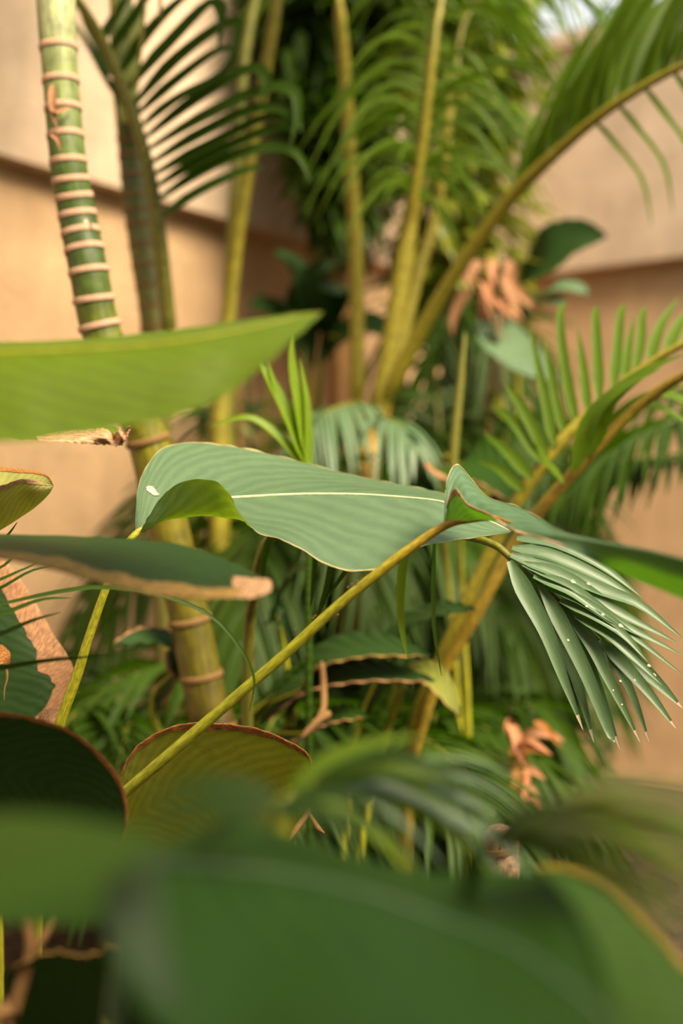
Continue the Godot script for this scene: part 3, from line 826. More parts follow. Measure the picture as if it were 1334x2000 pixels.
	tube("dried_strand", pts([[602, 1588, 1.36], [614, 1606, 1.355], [622, 1618, 1.35], [634, 1628, 1.35]]), [0.0022, 0.0026, 0.003, 0.001], M.twig, l, 14, 7)

	# --- plant at the left edge: glowing leaf, curled leaf, brown-edged leaf
	var g3 := Vector3(-0.62, 0, -1.25)
	t = thing("broad_leaf_plant", "plant with bright translucent green leaf held out before ringed trunk", "plant", g3)
	s = surface([
		[[-330, 700, 1.02], [-330, 725, 0.98], [-330, 760, 0.96]],
		[[-180, 672, 1.06], [-180, 700, 0.94], [-180, 850, 0.90]], [[0, 668, 1.07], [0, 690, 0.93], [0, 862, 0.88]], [[130, 664, 1.07], [130, 684, 0.93], [120, 852, 0.88]], [[270, 652, 1.06], [270, 676, 0.93], [255, 830, 0.88]],
		[[370, 640, 1.04], [370, 664, 0.93], [365, 806, 0.88]], [[455, 628, 1.02], [455, 648, 0.935], [450, 764, 0.89]], [[530, 618, 1.0], [530, 632, 0.94], [525, 706, 0.90]], [[585, 611, 0.97], [585, 618, 0.945], [585, 652, 0.92]], [[630, 609, 0.945], [630, 610, 0.944], [630, 612, 0.942]],
	], 90, 24, 0.0006, 10.0)
	l = blade("leaf", s, M.blade_fresh, t)
	rib(s, 0.002, 0.0006, M.stalk, l)
	tube("petiole", [g3, Vector3(-0.6, 0.5, -1.15), P([-420, 860, 1.08]), P([-330, 725, 0.98])], [0.007, 0.006, 0.005, 0.003], M.stalk, l, 24, 8)
	# its neighbour, of which only the withered tip shows
	s = surface([
		[[-120, 800, 1.40], [-120, 830, 1.36], [-120, 862, 1.33]], [[0, 800, 1.38], [0, 830, 1.34], [0, 858, 1.31]], [[80, 806, 1.36], [80, 836, 1.33], [80, 861, 1.30]], [[130, 812, 1.35], [130, 838, 1.325], [135, 864, 1.30]], [[180, 822, 1.34], [182, 846, 1.32], [186, 867, 1.30]], [[214, 832, 1.335], [216, 850, 1.32], [220, 870, 1.305]], [[236, 840, 1.33], [236, 850, 1.32], [238, 872, 1.31]],
	], 60, 14, 0.0012, 7.0, 0.1, 6)
	l = blade("leaf", s, M.blade_fresh, t)
	var crumple := surface([
		[[70, 852, 1.305], [72, 857, 1.30], [76, 862, 1.297]], [[120, 842, 1.312], [124, 854, 1.30], [130, 865, 1.293]], [[170, 838, 1.318], [172, 852, 1.30], [178, 868, 1.292]], [[205, 838, 1.318], [207, 854, 1.29], [212, 870, 1.30]], [[222, 846, 1.305], [224, 858, 1.31], [228, 873, 1.29]], [[232, 836, 1.30], [236, 852, 1.28], [238, 870, 1.31]], [[242, 848, 1.31], [244, 855, 1.30], [246, 860, 1.29]], [[250, 832, 1.30], [252, 838, 1.305], [250, 846, 1.295]], [[256, 834, 1.30], [256, 836, 1.30], [255, 838, 1.30]],
	], 60, 14, 0.0022, 9.0, 0.3, 9)
	blade("withered_tip", crumple, M.rim_pale, l)
	tube("petiole", [g3 + Vector3(-0.03, 0, -0.05), Vector3(-0.66, 0.5, -1.36), P([-220, 900, 1.40]), P([-120, 830, 1.36])], [0.007, 0.006, 0.005, 0.003], M.stalk, l, 20, 8)
	# curled leaf with a burnt lip
	s = surface([
		[[-160, 905, 1.50], [-160, 1010, 1.47], [-160, 1090, 1.43], [-160, 1040, 1.38], [-160, 990, 1.36]], [[-60, 908, 1.50], [-60, 1000, 1.48], [-60, 1066, 1.43], [-60, 1010, 1.38], [-60, 966, 1.37]], [[0, 912, 1.50], [0, 985, 1.47], [0, 1036, 1.43], [0, 990, 1.385], [0, 950, 1.375]], [[40, 916, 1.49], [40, 970, 1.465], [38, 1012, 1.43], [40, 970, 1.395], [40, 937, 1.385]],
		[[72, 921, 1.48], [72, 955, 1.455], [70, 990, 1.43], [72, 962, 1.40], [68, 938, 1.395]], [[94, 930, 1.46], [95, 948, 1.445], [95, 966, 1.43], [95, 955, 1.415], [86, 946, 1.41]], [[103, 944, 1.435], [104, 946, 1.433], [105, 949, 1.43], [105, 949, 1.427], [104, 948, 1.425]],
	], 60, 28, 0.0005, 12.0, 0.02, 12)
	l = blade("leaf", s, M.blade_pale, t)
	margin("dried_margin", s, 1, 0.07, M.rim_pale, l, 0.1, 0.98, 0.0008, 31)
	margin("dried_margin", s, 0, 0.03, M.rim_orange, l, 0.1, 0.95, 0.0008, 32)
	tube("petiole", [g3 + Vector3(-0.05, 0, -0.1), Vector3(-0.68, 0.5, -1.42), P([-260, 1130, 1.45]), P([-160, 1088, 1.43])], [0.007, 0.006, 0.005, 0.003], M.stalk, l, 20, 8)

	# --- half-dead leaf facing the viewer, brown along its outer side
	var g4 := P([10, 1700, 1.62])
	t = thing("broad_leaf_plant", "drooping leaf with wide papery brown border around dark green centre", "plant", Vector3(g4.x, 0, g4.z))
	s = surface([
		[[-30, 1062, 1.62], [-60, 1090, 1.61], [-100, 1120, 1.60], [-140, 1160, 1.59], [-170, 1200, 1.58]],
		[[18, 1106, 1.61], [-20, 1150, 1.60], [-70, 1180, 1.59], [-120, 1220, 1.58], [-170, 1250, 1.57]], [[60, 1163, 1.60], [15, 1200, 1.59], [-45, 1230, 1.58], [-110, 1270, 1.57], [-170, 1300, 1.56]], [[100, 1232, 1.59], [50, 1262, 1.575], [-25, 1285, 1.57], [-100, 1320, 1.56], [-170, 1340, 1.55]],
		[[134, 1286, 1.58], [78, 1306, 1.565], [-10, 1330, 1.56], [-90, 1360, 1.55], [-170, 1380, 1.545]], [[143, 1316, 1.575], [86, 1340, 1.56], [0, 1370, 1.555], [-90, 1400, 1.545], [-160, 1420, 1.54]], [[133, 1360, 1.57], [82, 1385, 1.555], [0, 1410, 1.55], [-80, 1430, 1.54], [-150, 1450, 1.535]], [[112, 1420, 1.56], [60, 1430, 1.55], [0, 1450, 1.545], [-80, 1470, 1.54], [-150, 1490, 1.53]],
	], 60, 24, 0.0012, 12.0, 0.02, 17)
	l = blade("leaf", s, M.blade_dark, t)
	margin("dried_margin", s, 0, 0.20, M.dry, l, 0.0, 1.0, 0.0010, 41, 0.26)
	tube("petiole", [Vector3(g4.x, 0, g4.z)] + pts([[-10, 1600, 1.60], [-30, 1500, 1.57], [-60, 1440, 1.56]]), [0.007, 0.006, 0.005, 0.003], M.stalk, l, 16, 8)
	leaflet("withered_tip", pts([[78, 1412, 1.50], [95, 1398, 1.49], [116, 1386, 1.48]]), 0.02, M.rim_pale, l, Vector3(0, 0.3, 0.9), 6, 0.1)
	var curl := surface([[[-20, 1258, 1.5], [-10, 1270, 1.48], [-20, 1290, 1.47]], [[0, 1258, 1.5], [10, 1275, 1.48], [0, 1298, 1.47]], [[14, 1268, 1.49], [20, 1278, 1.48], [14, 1300, 1.48]], [[18, 1290, 1.49], [20, 1292, 1.485], [16, 1304, 1.485]]], 20, 10, 0.001, 4.0, 0.1, 2)
	blade("withered_tip", curl, M.rim_orange, l)
	tube("dried_strand", pts([[12, 1300, 1.485], [14, 1325, 1.485], [9, 1345, 1.485], [8, 1368, 1.485]]), [0.002, 0.0012, 0.0008, 0.0004], M.rim, l, 14, 6)


func front_plants() -> void:
	# --- leaf with tan border that points in from the left
	var g := Vector3(-0.66, 0, -0.98)
	var t := thing("broad_leaf_plant", "narrow dark leaf with broad tan border and withered tip reaching from left", "plant", g)
	var s := surface([
		[[-330, 1075, 1.14], [-330, 1085, 1.12], [-330, 1092, 1.10]],
		[[-150, 1040, 1.20], [-150, 1054, 1.13], [-150, 1082, 1.05]], [[0, 1043, 1.21], [0, 1060, 1.12], [0, 1092, 1.03]], [[120, 1046, 1.21], [120, 1072, 1.12], [118, 1116, 1.03]], [[240, 1051, 1.20], [240, 1090, 1.11], [235, 1148, 1.02]], [[340, 1061, 1.18], [340, 1108, 1.10], [335, 1164, 1.02]], [[420, 1084, 1.15], [420, 1126, 1.09], [420, 1168, 1.02]], [[485, 1114, 1.12], [485, 1139, 1.07], [485, 1164, 1.03]], [[528, 1136, 1.07], [529, 1144, 1.06], [528, 1152, 1.05]],
	], 90, 24, 0.0006, 12.0, 0.02, 7)
	var l := blade("leaf", s, M.blade_dark, t)
	margin("dried_margin", s, 1, 0.16, M.rim, l, 0.12, 0.99, 0.0009, 51, 0.26)
	var tip := surface([[[455, 1126, 1.085], [452, 1146, 1.06], [450, 1169, 1.02]], [[490, 1128, 1.08], [490, 1146, 1.05], [488, 1168, 1.02]], [[520, 1130, 1.07], [522, 1144, 1.05], [520, 1160, 1.03]], [[530, 1136, 1.065], [531, 1144, 1.06], [530, 1152, 1.05]]], 24, 10, 0.0008, 5.0, 0.1, 8)
	blade("withered_tip", tip, M.rim_pale, l)
	tube("petiole", [g, Vector3(-0.68, 0.5, -1.02), P([-480, 1130, 1.13]), P([-330, 1085, 1.12])], [0.007, 0.006, 0.005, 0.003], M.stalk, l, 16, 8)
	# second leaf of the same plant: dark, with an orange rim in an arch
	s = surface([
		[[-160, 1420, 1.182], [-160, 1520, 1.202], [-160, 1640, 1.224]], [[-70, 1398, 1.180], [-75, 1510, 1.202], [-90, 1650, 1.224]], [[0, 1392, 1.180], [-10, 1510, 1.202], [-30, 1660, 1.224]], [[72, 1404, 1.180], [50, 1520, 1.202], [20, 1670, 1.224]], [[145, 1432, 1.182], [105, 1540, 1.204], [60, 1680, 1.224]], [[205, 1483, 1.187], [145, 1570, 1.207], [90, 1690, 1.224]], [[240, 1536, 1.192], [170, 1610, 1.209], [110, 1700, 1.224]], [[249, 1600, 1.197], [185, 1650, 1.212], [120, 1710, 1.224]], [[236, 1650, 1.202], [180, 1690, 1.214], [120, 1730, 1.224]],
	], 80, 18, 0.0010, 13.0, 0.01, 10)
	l = blade("leaf", s, M.blade_dark, t)
	margin("dried_margin", s, 0, 0.03, M.rim_orange, l, 0.0, 1.0, 0.0007, 52)
	tube("petiole", [g + Vector3(0.05, 0, 0.02), Vector3(-0.5, 0.4, -1.06), P([-60, 1740, 1.22]), P([60, 1690, 1.22])], [0.007, 0.006, 0.005, 0.003], M.stalk, l, 16, 8)

	# --- the great leaf along the lower edge
	g = Vector3(-0.26, 0, -0.52)
	t = thing("broad_leaf_plant", "very large blurred dark green leaf filling the lower edge", "plant", g)
	s = surface([
		[[318, 1656, .66], [290, 1668, .645], [262, 1690, .62], [235, 1700, .60], [212, 1715, .58]], [[372, 1625, .68], [350, 1655, .65], [330, 1692, .62], [265, 1770, .57], [216, 1850, .53]], [[445, 1610, .70], [436, 1650, .66], [428, 1698, .62], [350, 1840, .555], [290, 1985, .50]], [[540, 1622, .71], [548, 1664, .665], [560, 1712, .62], [490, 1890, .55], [430, 2090, .49]],
		[[680, 1668, .71], [700, 1705, .66], [722, 1748, .61], [680, 1930, .535], [640, 2150, .47]], [[830, 1702, .70], [845, 1745, .65], [862, 1798, .60], [852, 1970, .525], [840, 2200, .46]], [[980, 1698, .68], [990, 1770, .63], [1002, 1852, .58], [1000, 2020, .515], [1000, 2250, .45]], [[1072, 1712, .65], [1088, 1810, .60], [1100, 1920, .56], [1100, 2070, .505], [1100, 2250, .45]], [[1150, 1820, .60], [1165, 1900, .58], [1175, 1985, .55], [1180, 2090, .50], [1185, 2220, .46]], [[1205, 1990, .56], [1206, 2020, .55], [1208, 2060, .54], [1208, 2100, .52], [1208, 2150, .50]],
	], 90, 28, 0.0007, 12.0)
	l = blade("leaf", s, M.blade_front, t)
	rib(s, 0.0022, 0.001, M.leaflet, l, 0.0004)
	tube("petiole", [g, Vector3(-0.16, 0.4, -0.66), P([240, 1830, .70]), P([245, 1740, .66]), P([262, 1690, .62])], [0.007, 0.006, 0.005, 0.004, 0.003], M.leaflet, l, 16, 8)
	leaflet("folded_lobe", pts([[262, 1650, .52], [262, 1740, .50], [290, 1860, .48], [350, 1990, .46]]), 0.026, M.blade_sage, l, Vector3(-0.3, 0.6, 0.75), 12, 0.1)
	# small near leaf at the left, almost on the lens
	s = surface([[[-240, 1640, .50], [-240, 1680, .47], [-240, 1720, .44]], [[-100, 1600, .52], [-100, 1690, .46], [-100, 1800, .41]], [[60, 1588, .52], [60, 1664, .46], [60, 1768, .42]], [[200, 1606, .52], [200, 1654, .48], [215, 1720, .44]], [[320, 1636, .50], [322, 1645, .49], [322, 1656, .48]]], 40, 16, 0.0004, 8.0)
	l = blade("leaf", s, M.blade_mid, t)
	tube("petiole", [g + Vector3(-0.05, 0, 0.02), Vector3(-0.3, 0.5, -0.5), P([-330, 1720, .47]), P([-240, 1680, .47])], [0.006, 0.005, 0.004, 0.003], M.stalk, l, 12, 8)
	s = surface([[[-200, 1700, .78], [-200, 1740, .74], [-200, 1790, .70]], [[-40, 1680, .80], [-40, 1735, .74], [-40, 1800, .68]], [[120, 1690, .80], [120, 1740, .74], [120, 1806, .68]], [[240, 1720, .78], [240, 1750, .74], [240, 1800, .70]], [[310, 1766, .75], [311, 1770, .74], [312, 1776, .73]]], 40, 16, 0.0005, 8.0)
	l = blade("leaf", s, M.blade_front, t)
	tube("petiole", [g + Vector3(-0.09, 0, -0.05), Vector3(-0.4, 0.4, -0.7), P([-300, 1760, .74]), P([-200, 1740, .74])], [0.006, 0.005, 0.004, 0.003], M.stalk, l, 12, 8)

	# --- yellow-rimmed leaf at the lower right
	g = Vector3(0.26, 0, -0.78)
	t = thing("broad_leaf_plant", "blurred bright green leaf with yellow rim in the lower right corner", "plant", g)
	s = surface([
		[[1020, 1720, .80], [1014, 1750, .78], [1010, 1790, .76]], [[1060, 1694, .80], [1050, 1770, .76], [1045, 1850, .72]], [[1112, 1696, .80], [1090, 1800, .75], [1075, 1920, .70]], [[1172, 1718, .79], [1140, 1850, .74], [1125, 2000, .68]], [[1228, 1762, .78], [1190, 1900, .73], [1175, 2060, .67]], [[1286, 1822, .77], [1248, 1950, .72], [1230, 2110, .66]], [[1342, 1888, .75], [1310, 2010, .71], [1295, 2160, .66]], [[1420, 1990, .73], [1400, 2090, .70], [1380, 2200, .66]],
	], 60, 18, 0.0005, 10.0)
	l = blade("leaf", s, M.blade_mid, t)
	margin("dried_margin", s, 0, 0.06, M.rim_yellow, l, 0.1, 1.0, 0.0008, 61)
	tube("petiole", [g, Vector3(0.22, 0.4, -0.74), P([1250, 2160, .66])], [0.006, 0.005, 0.003], M.stalk, l, 12, 8)

	# --- shaded leaf low at the left, with brown twigs
	g = Vector3(-0.24, 0, -1.0)
	t = thing("broad_leaf_plant", "shadowed blue-green leaf with torn edge in the lower left corner", "plant", g)
	s = surface([
		[[10, 1900, 0.958], [10, 1960, 1.000], [0, 2080, 1.056]], [[60, 1868, 0.944], [60, 1950, 1.000], [60, 2100, 1.070]], [[120, 1856, 0.944], [130, 1950, 1.000], [150, 2120, 1.070]], [[165, 1864, 0.944], [200, 1960, 1.000], [240, 2120, 1.070]], [[212, 1848, 0.944], [260, 1960, 1.000], [310, 2120, 1.070]], [[280, 1870, 0.958], [320, 1980, 1.007], [360, 2120, 1.070]], [[360, 1960, 0.986], [380, 2040, 1.021], [400, 2120, 1.056]],
	], 60, 18, 0.0014, 13.0, 0.12, 13)
	l = blade("leaf", s, M.blade_dark, t)
	margin("dried_margin", s, 0, 0.015, M.rim, l, 0.05, 0.9, 0.0007, 71)
	tube("petiole", [g, P([230, 2160, .94]), P([200, 1990, 1.0])], [0.006, 0.005, 0.003], M.stalk, l, 12, 8)
	g = P([5, 1990, .96])
	t = thing("dry_twig", "bent brown dried stalk in the dark lower left corner", "twig", Vector3(g.x - 0.02, 0, g.z))
	tube("stem", [Vector3(g.x - 0.02, 0, g.z)] + pts([[10, 2080, .96], [26, 1980, .96], [46, 1910, .96], [60, 1860, .96], [52, 1800, .96], [40, 1740, .96]]), [0.005, 0.005, 0.006, 0.0055, 0.005, 0.004, 0.003], M.twig, t, 30, 8)
	tube("side_stem", pts([[30, 1968, .96], [-10, 1985, .95], [-50, 1990, .94]]), [0.006, 0.006, 0.005], M.twig, t, 10, 8)
	tube("side_stem", pts([[60, 1870, .96], [85, 1830, .96], [110, 1790, .97]]), [0.004, 0.003, 0.002], M.twig, t, 10, 8)

	# --- near palm whose soft leaflets sweep across the lower middle
	g = Vector3(-0.02, 0, -0.86)
	t = thing("cane_palm", "low palm with blurred bright leaflets sweeping across lower middle", "palm", g)
	var f := tube("frond", [g] + pts([[560, 1760, .78], [520, 1640, .78], [560, 1560, .79], [660, 1520, .83], [760, 1530, .86]]), [0.008, 0.006, 0.005, 0.004, 0.002], M.stalk, t, 24, 8)
	for e in [
		[[[560, 1560], [640, 1490], [740, 1452], [830, 1440]], 44, .92], [[[570, 1555], [660, 1500], [760, 1475], [850, 1480]], 40, .94], [[[600, 1545], [700, 1510], [800, 1510], [900, 1545]], 40, .95], [[[620, 1538], [720, 1535], [830, 1570], [930, 1640]], 40, .96],
		[[[640, 1530], [740, 1550], [860, 1600], [1000, 1640]], 36, .98], [[[660, 1524], [780, 1560], [880, 1620], [960, 1700]], 34, 1.0], [[[600, 1550], [660, 1580], [740, 1640], [800, 1710]], 36, .92], [[[580, 1560], [640, 1600], [700, 1660], [740, 1720]], 34, .9],
		[[[700, 1522], [800, 1530], [900, 1560], [980, 1600]], 30, 1.02], [[[740, 1526], [840, 1545], [940, 1600], [1020, 1680]], 28, 1.02], [[[540, 1590], [600, 1560], [690, 1560], [800, 1590]], 44, .78], [[[530, 1600], [600, 1590], [700, 1605], [820, 1650]], 40, .76],
		[[[540, 1580], [450, 1560], [350, 1570], [250, 1620]], 44, .72], [[[530, 1610], [440, 1590], [340, 1610], [240, 1680]], 40, .70], [[[545, 1570], [480, 1540], [380, 1530], [280, 1560]], 44, .76], [[[535, 1600], [460, 1610], [400, 1650], [370, 1700]], 36, .74],
	]:
		var q := []
		for a in e[0]:
			q.append(P([a[0], a[1], e[2] * 0.86]))
		leaflet("leaflet", q, e[1] * 0.8 / FOCAL * e[2], M.leaflet_green if e[2] < 0.91 or e[2] == .94 else M.leaflet_bright if e[2] < 0.96 else M.leaflet, f, Vector3(0, 0.8, 0.6), 10)
	for i in 30:
		var c := cat(pts([[560, 1560, .79], [660, 1520, .83], [760, 1530, .86]]), rng.randf())
		var d := Vector3(rng.randf_range(0.7, 1.0), rng.randf_range(-0.65, 0.25), rng.randf_range(-0.5, 0.2)).normalized()
		var ln := rng.randf_range(0.08, 0.15)
		leaflet("leaflet", [c, c + d * ln * 0.35 + Vector3(0, 0.006, 0), c + d * ln * 0.7, c + d * ln + Vector3(0, -0.02, 0)], rng.randf_range(0.004, 0.008), [M.leaflet, M.leaflet_green, M.leaflet_bright][i % 3], f, Vector3(0, 0.8, 0.6), 8)
	f = tube("frond", [g + Vector3(0.05, 0, 0.05)] + pts([[900, 1900, .66], [930, 1720, .64], [960, 1640, .62], [1010, 1585, .60], [1080, 1562, .58]]), [0.006, 0.004, 0.003, 0.0025, 0.002, 0.0012], M.leaflet_green, t, 24, 8)
	for i in 24:
		var s2 := i / 23.0
		var c := cat(pts([[950, 1650, .63], [970, 1620, .62], [1010, 1585, .60], [1080, 1562, .58]]), s2)
		var d := Vector3(rng.randf_range(0.75, 0.95), lerpf(-0.36, -0.12, s2) + rng.randf_range(-0.08, 0.08), rng.randf_range(-0.35, 0.2)).normalized()
		var ln := rng.randf_range(0.08, 0.14)
		leaflet("leaflet", [c, c + d * ln * 0.35 + Vector3(0, 0.006, 0), c + d * ln * 0.7, c + d * ln + Vector3(0, -0.02, 0)], rng.randf_range(0.005, 0.009), [M.leaflet_yellow, M.leaflet_bright, M.leaflet_yellow][i % 3], f, Vector3(0, 0.8, 0.6), 8)

	# --- pale cut stump
	g = P([985, 1760, 1.25])
	t = thing("cane_stump", "short tan cut cane standing behind the great lower leaf", "stump", Vector3(g.x, 0, g.z))
	tube("stem", [Vector3(g.x, 0, g.z)] + pts([[986, 1720, 1.25], [978, 1660, 1.25], [968, 1612, 1.25]]), [0.016, 0.015, 0.0145, 0.013], M.ring, t, 20, 14)
	ring_on(pts([[986, 1720, 1.25], [978, 1660, 1.25], [968, 1612, 1.25]]), 0.5, 0.0165, 0.004, M.ring_dull, t)


func small_palm(label: String, at: Vector3, height: float, n: int, seed_: int, lm: Material, spread := 0.55) -> void:
	rng.seed = seed_
	var t := thing("understory_palm", label, "palm", at, "palms in the shade of the bed")
	for k in n:
		var a := TAU * k / n + rng.randf_range(-0.3, 0.3)
		var d := Vector3(cos(a), 0, sin(a)) * spread * rng.randf_range(0.7, 1.2)
		var h := height * rng.randf_range(0.75, 1.15)
		frond(t, [at + d * 0.05, at + d * 0.25 + Vector3(0, h * 0.6, 0), at + d * 0.6 + Vector3(0, h, 0), at + d + Vector3(0, h * 0.95, 0), at + d * 1.35 + Vector3(0, h * 0.7, 0)], 20, 0.26, 0.024, lm, M.cane_dark, {"from": 0.3, "radius": 0.006, "droop": 0.7})


func added_canopy(label: String, at: Vector3, height: float, seed_: int) -> void:  # added palm outside the view, there for the shade of its crown
	rng.seed = seed_
	var t := thing("added_shade_palm", label, "palm", at)
	tube("trunk", [at, at + Vector3(0.04, height * 0.5, 0.02), at + Vector3(0.02, height, 0)], [0.035, 0.03, 0.024], M.cane_dark, t, 20, 12)
	var top := at + Vector3(0.02, height - 0.05, 0)
	for k in 9:
		var a := TAU * k / 9.0 + rng.randf_range(-0.25, 0.25)
		var d := Vector3(cos(a), 0, sin(a)) * rng.randf_range(0.72, 0.92)
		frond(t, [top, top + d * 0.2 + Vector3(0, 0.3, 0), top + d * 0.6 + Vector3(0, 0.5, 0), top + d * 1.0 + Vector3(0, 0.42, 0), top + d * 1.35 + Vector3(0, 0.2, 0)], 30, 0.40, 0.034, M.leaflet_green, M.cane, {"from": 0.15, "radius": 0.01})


func simple_leaf(t: Node, tipward: Array, width: float, mat: Material, facing: Vector3, rim: Material = null, w := 0.05) -> void:
	# an oval blade round a curved midline, on a stalk that goes down to the base of the plant
	var path := pts(tipward)
	var s := []
	for i in 41:
		var u := i / 40.0
		var c := cat(path, u)
		var dir := (cat(path, minf(u + 0.02, 1.0)) - cat(path, maxf(u - 0.02, 0.0))).normalized()
		var side := dir.cross(facing).normalized()
		var n := side.cross(dir)
		var hw := width * 0.5 * pow(sin(PI * pow(clampf(u, 0.002, 0.998), 0.8)), 0.75)
		var line := []
		for j in 13:
			var v := j / 6.0 - 1.0
			line.append(c + side * hw * v + n * hw * 0.28 * v * v + n * 0.002 * sin(u * 60.0 + absf(v) * 14.0) * absf(v))
		s.append(line)
	var l := blade("leaf", s, mat, t)
	if rim:
		margin("dried_margin", s, 1, w, rim, l, 0.1, 0.98, 0.0012, 3)
	tube("petiole", [base, base.lerp(path[0], 0.5) + Vector3(0, 0.08, 0), path[0], path[1]], [0.007, 0.006, 0.005, 0.002], M.stalk, l, 16, 7)


func undergrowth() -> void:
	rng.seed = 9
	# --- broad leaves by the far corner
	var g := P([1040, 900, 3.1])
	var t := thing("broad_leaf_plant", "dark glossy arrow-shaped leaves and sage leaves before far right wall", "plant", Vector3(g.x, 0, g.z))
	simple_leaf(t, [[1010, 560, 3.2], [1060, 510, 3.1], [1120, 475, 3.05], [1185, 462, 3.0]], 0.17, M.blade_dark, Vector3(-0.3, 0.55, 0.75))
	simple_leaf(t, [[1010, 600, 3.1], [1060, 575, 3.0], [1110, 565, 2.95], [1150, 575, 2.9]], 0.09, M.blade_sage, Vector3(0, 0.8, 0.5))
	simple_leaf(t, [[960, 610, 3.0], [980, 670, 2.9], [1030, 720, 2.8], [1090, 745, 2.75]], 0.13, M.blade_sage, Vector3(0.1, 0.75, 0.6))
	simple_leaf(t, [[980, 780, 3.0], [972, 720, 2.95], [968, 660, 2.9], [975, 610, 2.85]], 0.05, plain(rgb(190, 196, 176), 0.5), Vector3(-0.6, 0.3, 0.7))
	simple_leaf(t, [[1010, 640, 3.1], [1040, 600, 3.0], [1080, 590, 2.95], [1100, 600, 2.9]], 0.07, M.blade_sage, Vector3(0, 0.8, 0.5))
	t = thing("dry_leaf_cluster", "curled pinkish dry leaves hanging behind slanting cane", "dry leaves", Vector3(g.x - 0.1, 0, g.z + 0.1))
	tube("stem", [base] + pts([[950, 1000, 3.0], [960, 700, 3.0], [965, 560, 3.0]]), [0.01, 0.009, 0.007, 0.004], M.twig, t, 20, 7)
	for i in 16:
		var c := P([rng.randf_range(905, 1005), rng.randf_range(505, 590), 2.97 + rng.randf_range(-0.06, 0.06)])
		var d := Vector3(rng.randf_range(-0.6, 0.6), rng.randf_range(-1.0, -0.1), rng.randf_range(-0.3, 0.5)).normalized()
		leaflet("dry_leaf", [c, c + d * 0.04 + Vector3(0, 0.008, 0.004), c + d * 0.08, c + d * 0.11 + Vector3(0.012, -0.015, -0.006)], rng.randf_range(0.016, 0.034), [M.dry, M.dry_orange, M.dry][i % 3], t, Vector3(rng.randf_range(-0.6, 0.6), 0.4, 0.7), 8, 0.4)
	g = P([1420, 1100, 2.6])
	t = thing("understory_palm", "dark palm with drooping fronds under the comb of upright leaflets", "palm", Vector3(g.x, 0, g.z))
	frond(t, [base] + pts([[1480, 1100, 2.6], [1470, 880, 2.6], [1400, 810, 2.55], [1300, 830, 2.5], [1190, 890, 2.45], [1090, 985, 2.4]]), 26, 0.22, 0.026, M.leaflet_green, M.cane_dark, {"from": 0.5, "radius": 0.008, "droop": 0.5, "single": true})
	frond(t, [base] + pts([[1500, 1150, 2.75], [1480, 960, 2.75], [1400, 900, 2.7], [1300, 900, 2.65], [1200, 930, 2.6], [1110, 990, 2.55]]), 26, 0.20, 0.026, M.leaflet_green, M.cane_dark, {"from": 0.5, "radius": 0.008, "droop": 0.5, "single": true})
	frond(t, [base] + pts([[1520, 1100, 2.9], [1480, 840, 2.9], [1380, 770, 2.85], [1260, 790, 2.8], [1150, 860, 2.75]]), 26, 0.22, 0.026, M.leaflet_green, M.cane_dark, {"from": 0.5, "radius": 0.008, "droop": 0.5, "single": true})
	# --- rounded leaf behind the twisted tip
	g = P([930, 1200, 2.25])
	t = thing("broad_leaf_plant", "rounded dark leaf with brown upper rim behind twisted leaf tip", "plant", Vector3(g.x, 0, g.z))
	simple_leaf(t, [[862, 930, 2.3], [900, 905, 2.2], [960, 925, 2.15], [1012, 985, 2.1]], 0.12, M.blade_front, Vector3(0.2, 0.35, 0.9), M.dry, 0.07)
	simple_leaf(t, [[900, 1000, 2.3], [940, 965, 2.25], [990, 955, 2.2], [1040, 975, 2.15]], 0.07, M.blade_olive, Vector3(0, 0.6, 0.8), M.rim_orange, 0.1)
	# --- bright upright blades behind the pale leaf
	g = P([605, 960, 1.85])
	t = thing("palm_seedling", "seedling of bright green upright blades behind pale leaf", "plant", Vector3(g.x, 0, g.z))
	tube("stem", [base] + pts([[603, 1150, 1.85], [604, 930, 1.85]]), [0.006, 0.006, 0.005], M.leaflet_green, t, 12, 8)
	for e in [[[[604, 920], [570, 830], [530, 750], [495, 690]], 34], [[[604, 915], [585, 800], [570, 720], [568, 640]], 30], [[[602, 925], [560, 870], [510, 826], [470, 815], [410, 833]], 20], [[[606, 915], [575, 850], [545, 780], [520, 700]], 26], [[[600, 930], [600, 800], [585, 700]], 18]]:
		var q := []
		for a in e[0]:
			q.append(P([a[0], a[1], 1.82]))
		leaflet("leaflet", q, e[1] / FOCAL * 1.85, M.leaflet_bright, t, Vector3(0.5, 0.3, 0.8), 12)
	g = P([600, 1000, 3.45])
	t = thing("broad_leaf_plant", "dark broad leaves between slanting cane and upright yellow canes", "plant", Vector3(g.x, 0, g.z))
	for e in [[[620, 640], [590, 570], [560, 520], [540, 500]], [[620, 660], [640, 580], [650, 530], [680, 510]], [[600, 690], [560, 640], [520, 610], [490, 600]], [[630, 700], [670, 660], [720, 640], [770, 660]], [[620, 720], [600, 640], [610, 560], [640, 500]]]:
		var q := []
		for i in e.size():
			q.append([e[i][0], e[i][1], 3.4 - 0.06 * i])
		simple_leaf(t, q, 0.13, M.blade_dark, Vector3(0.1, 0.6, 0.75))
	# --- thin stems that stand between the trunks
	g = P([500, 1300, 3.0])
	t = thing("reed_clump", "clump of thin olive and brown upright stems below the glowing leaf tip", "plant", Vector3(g.x, 0, g.z))
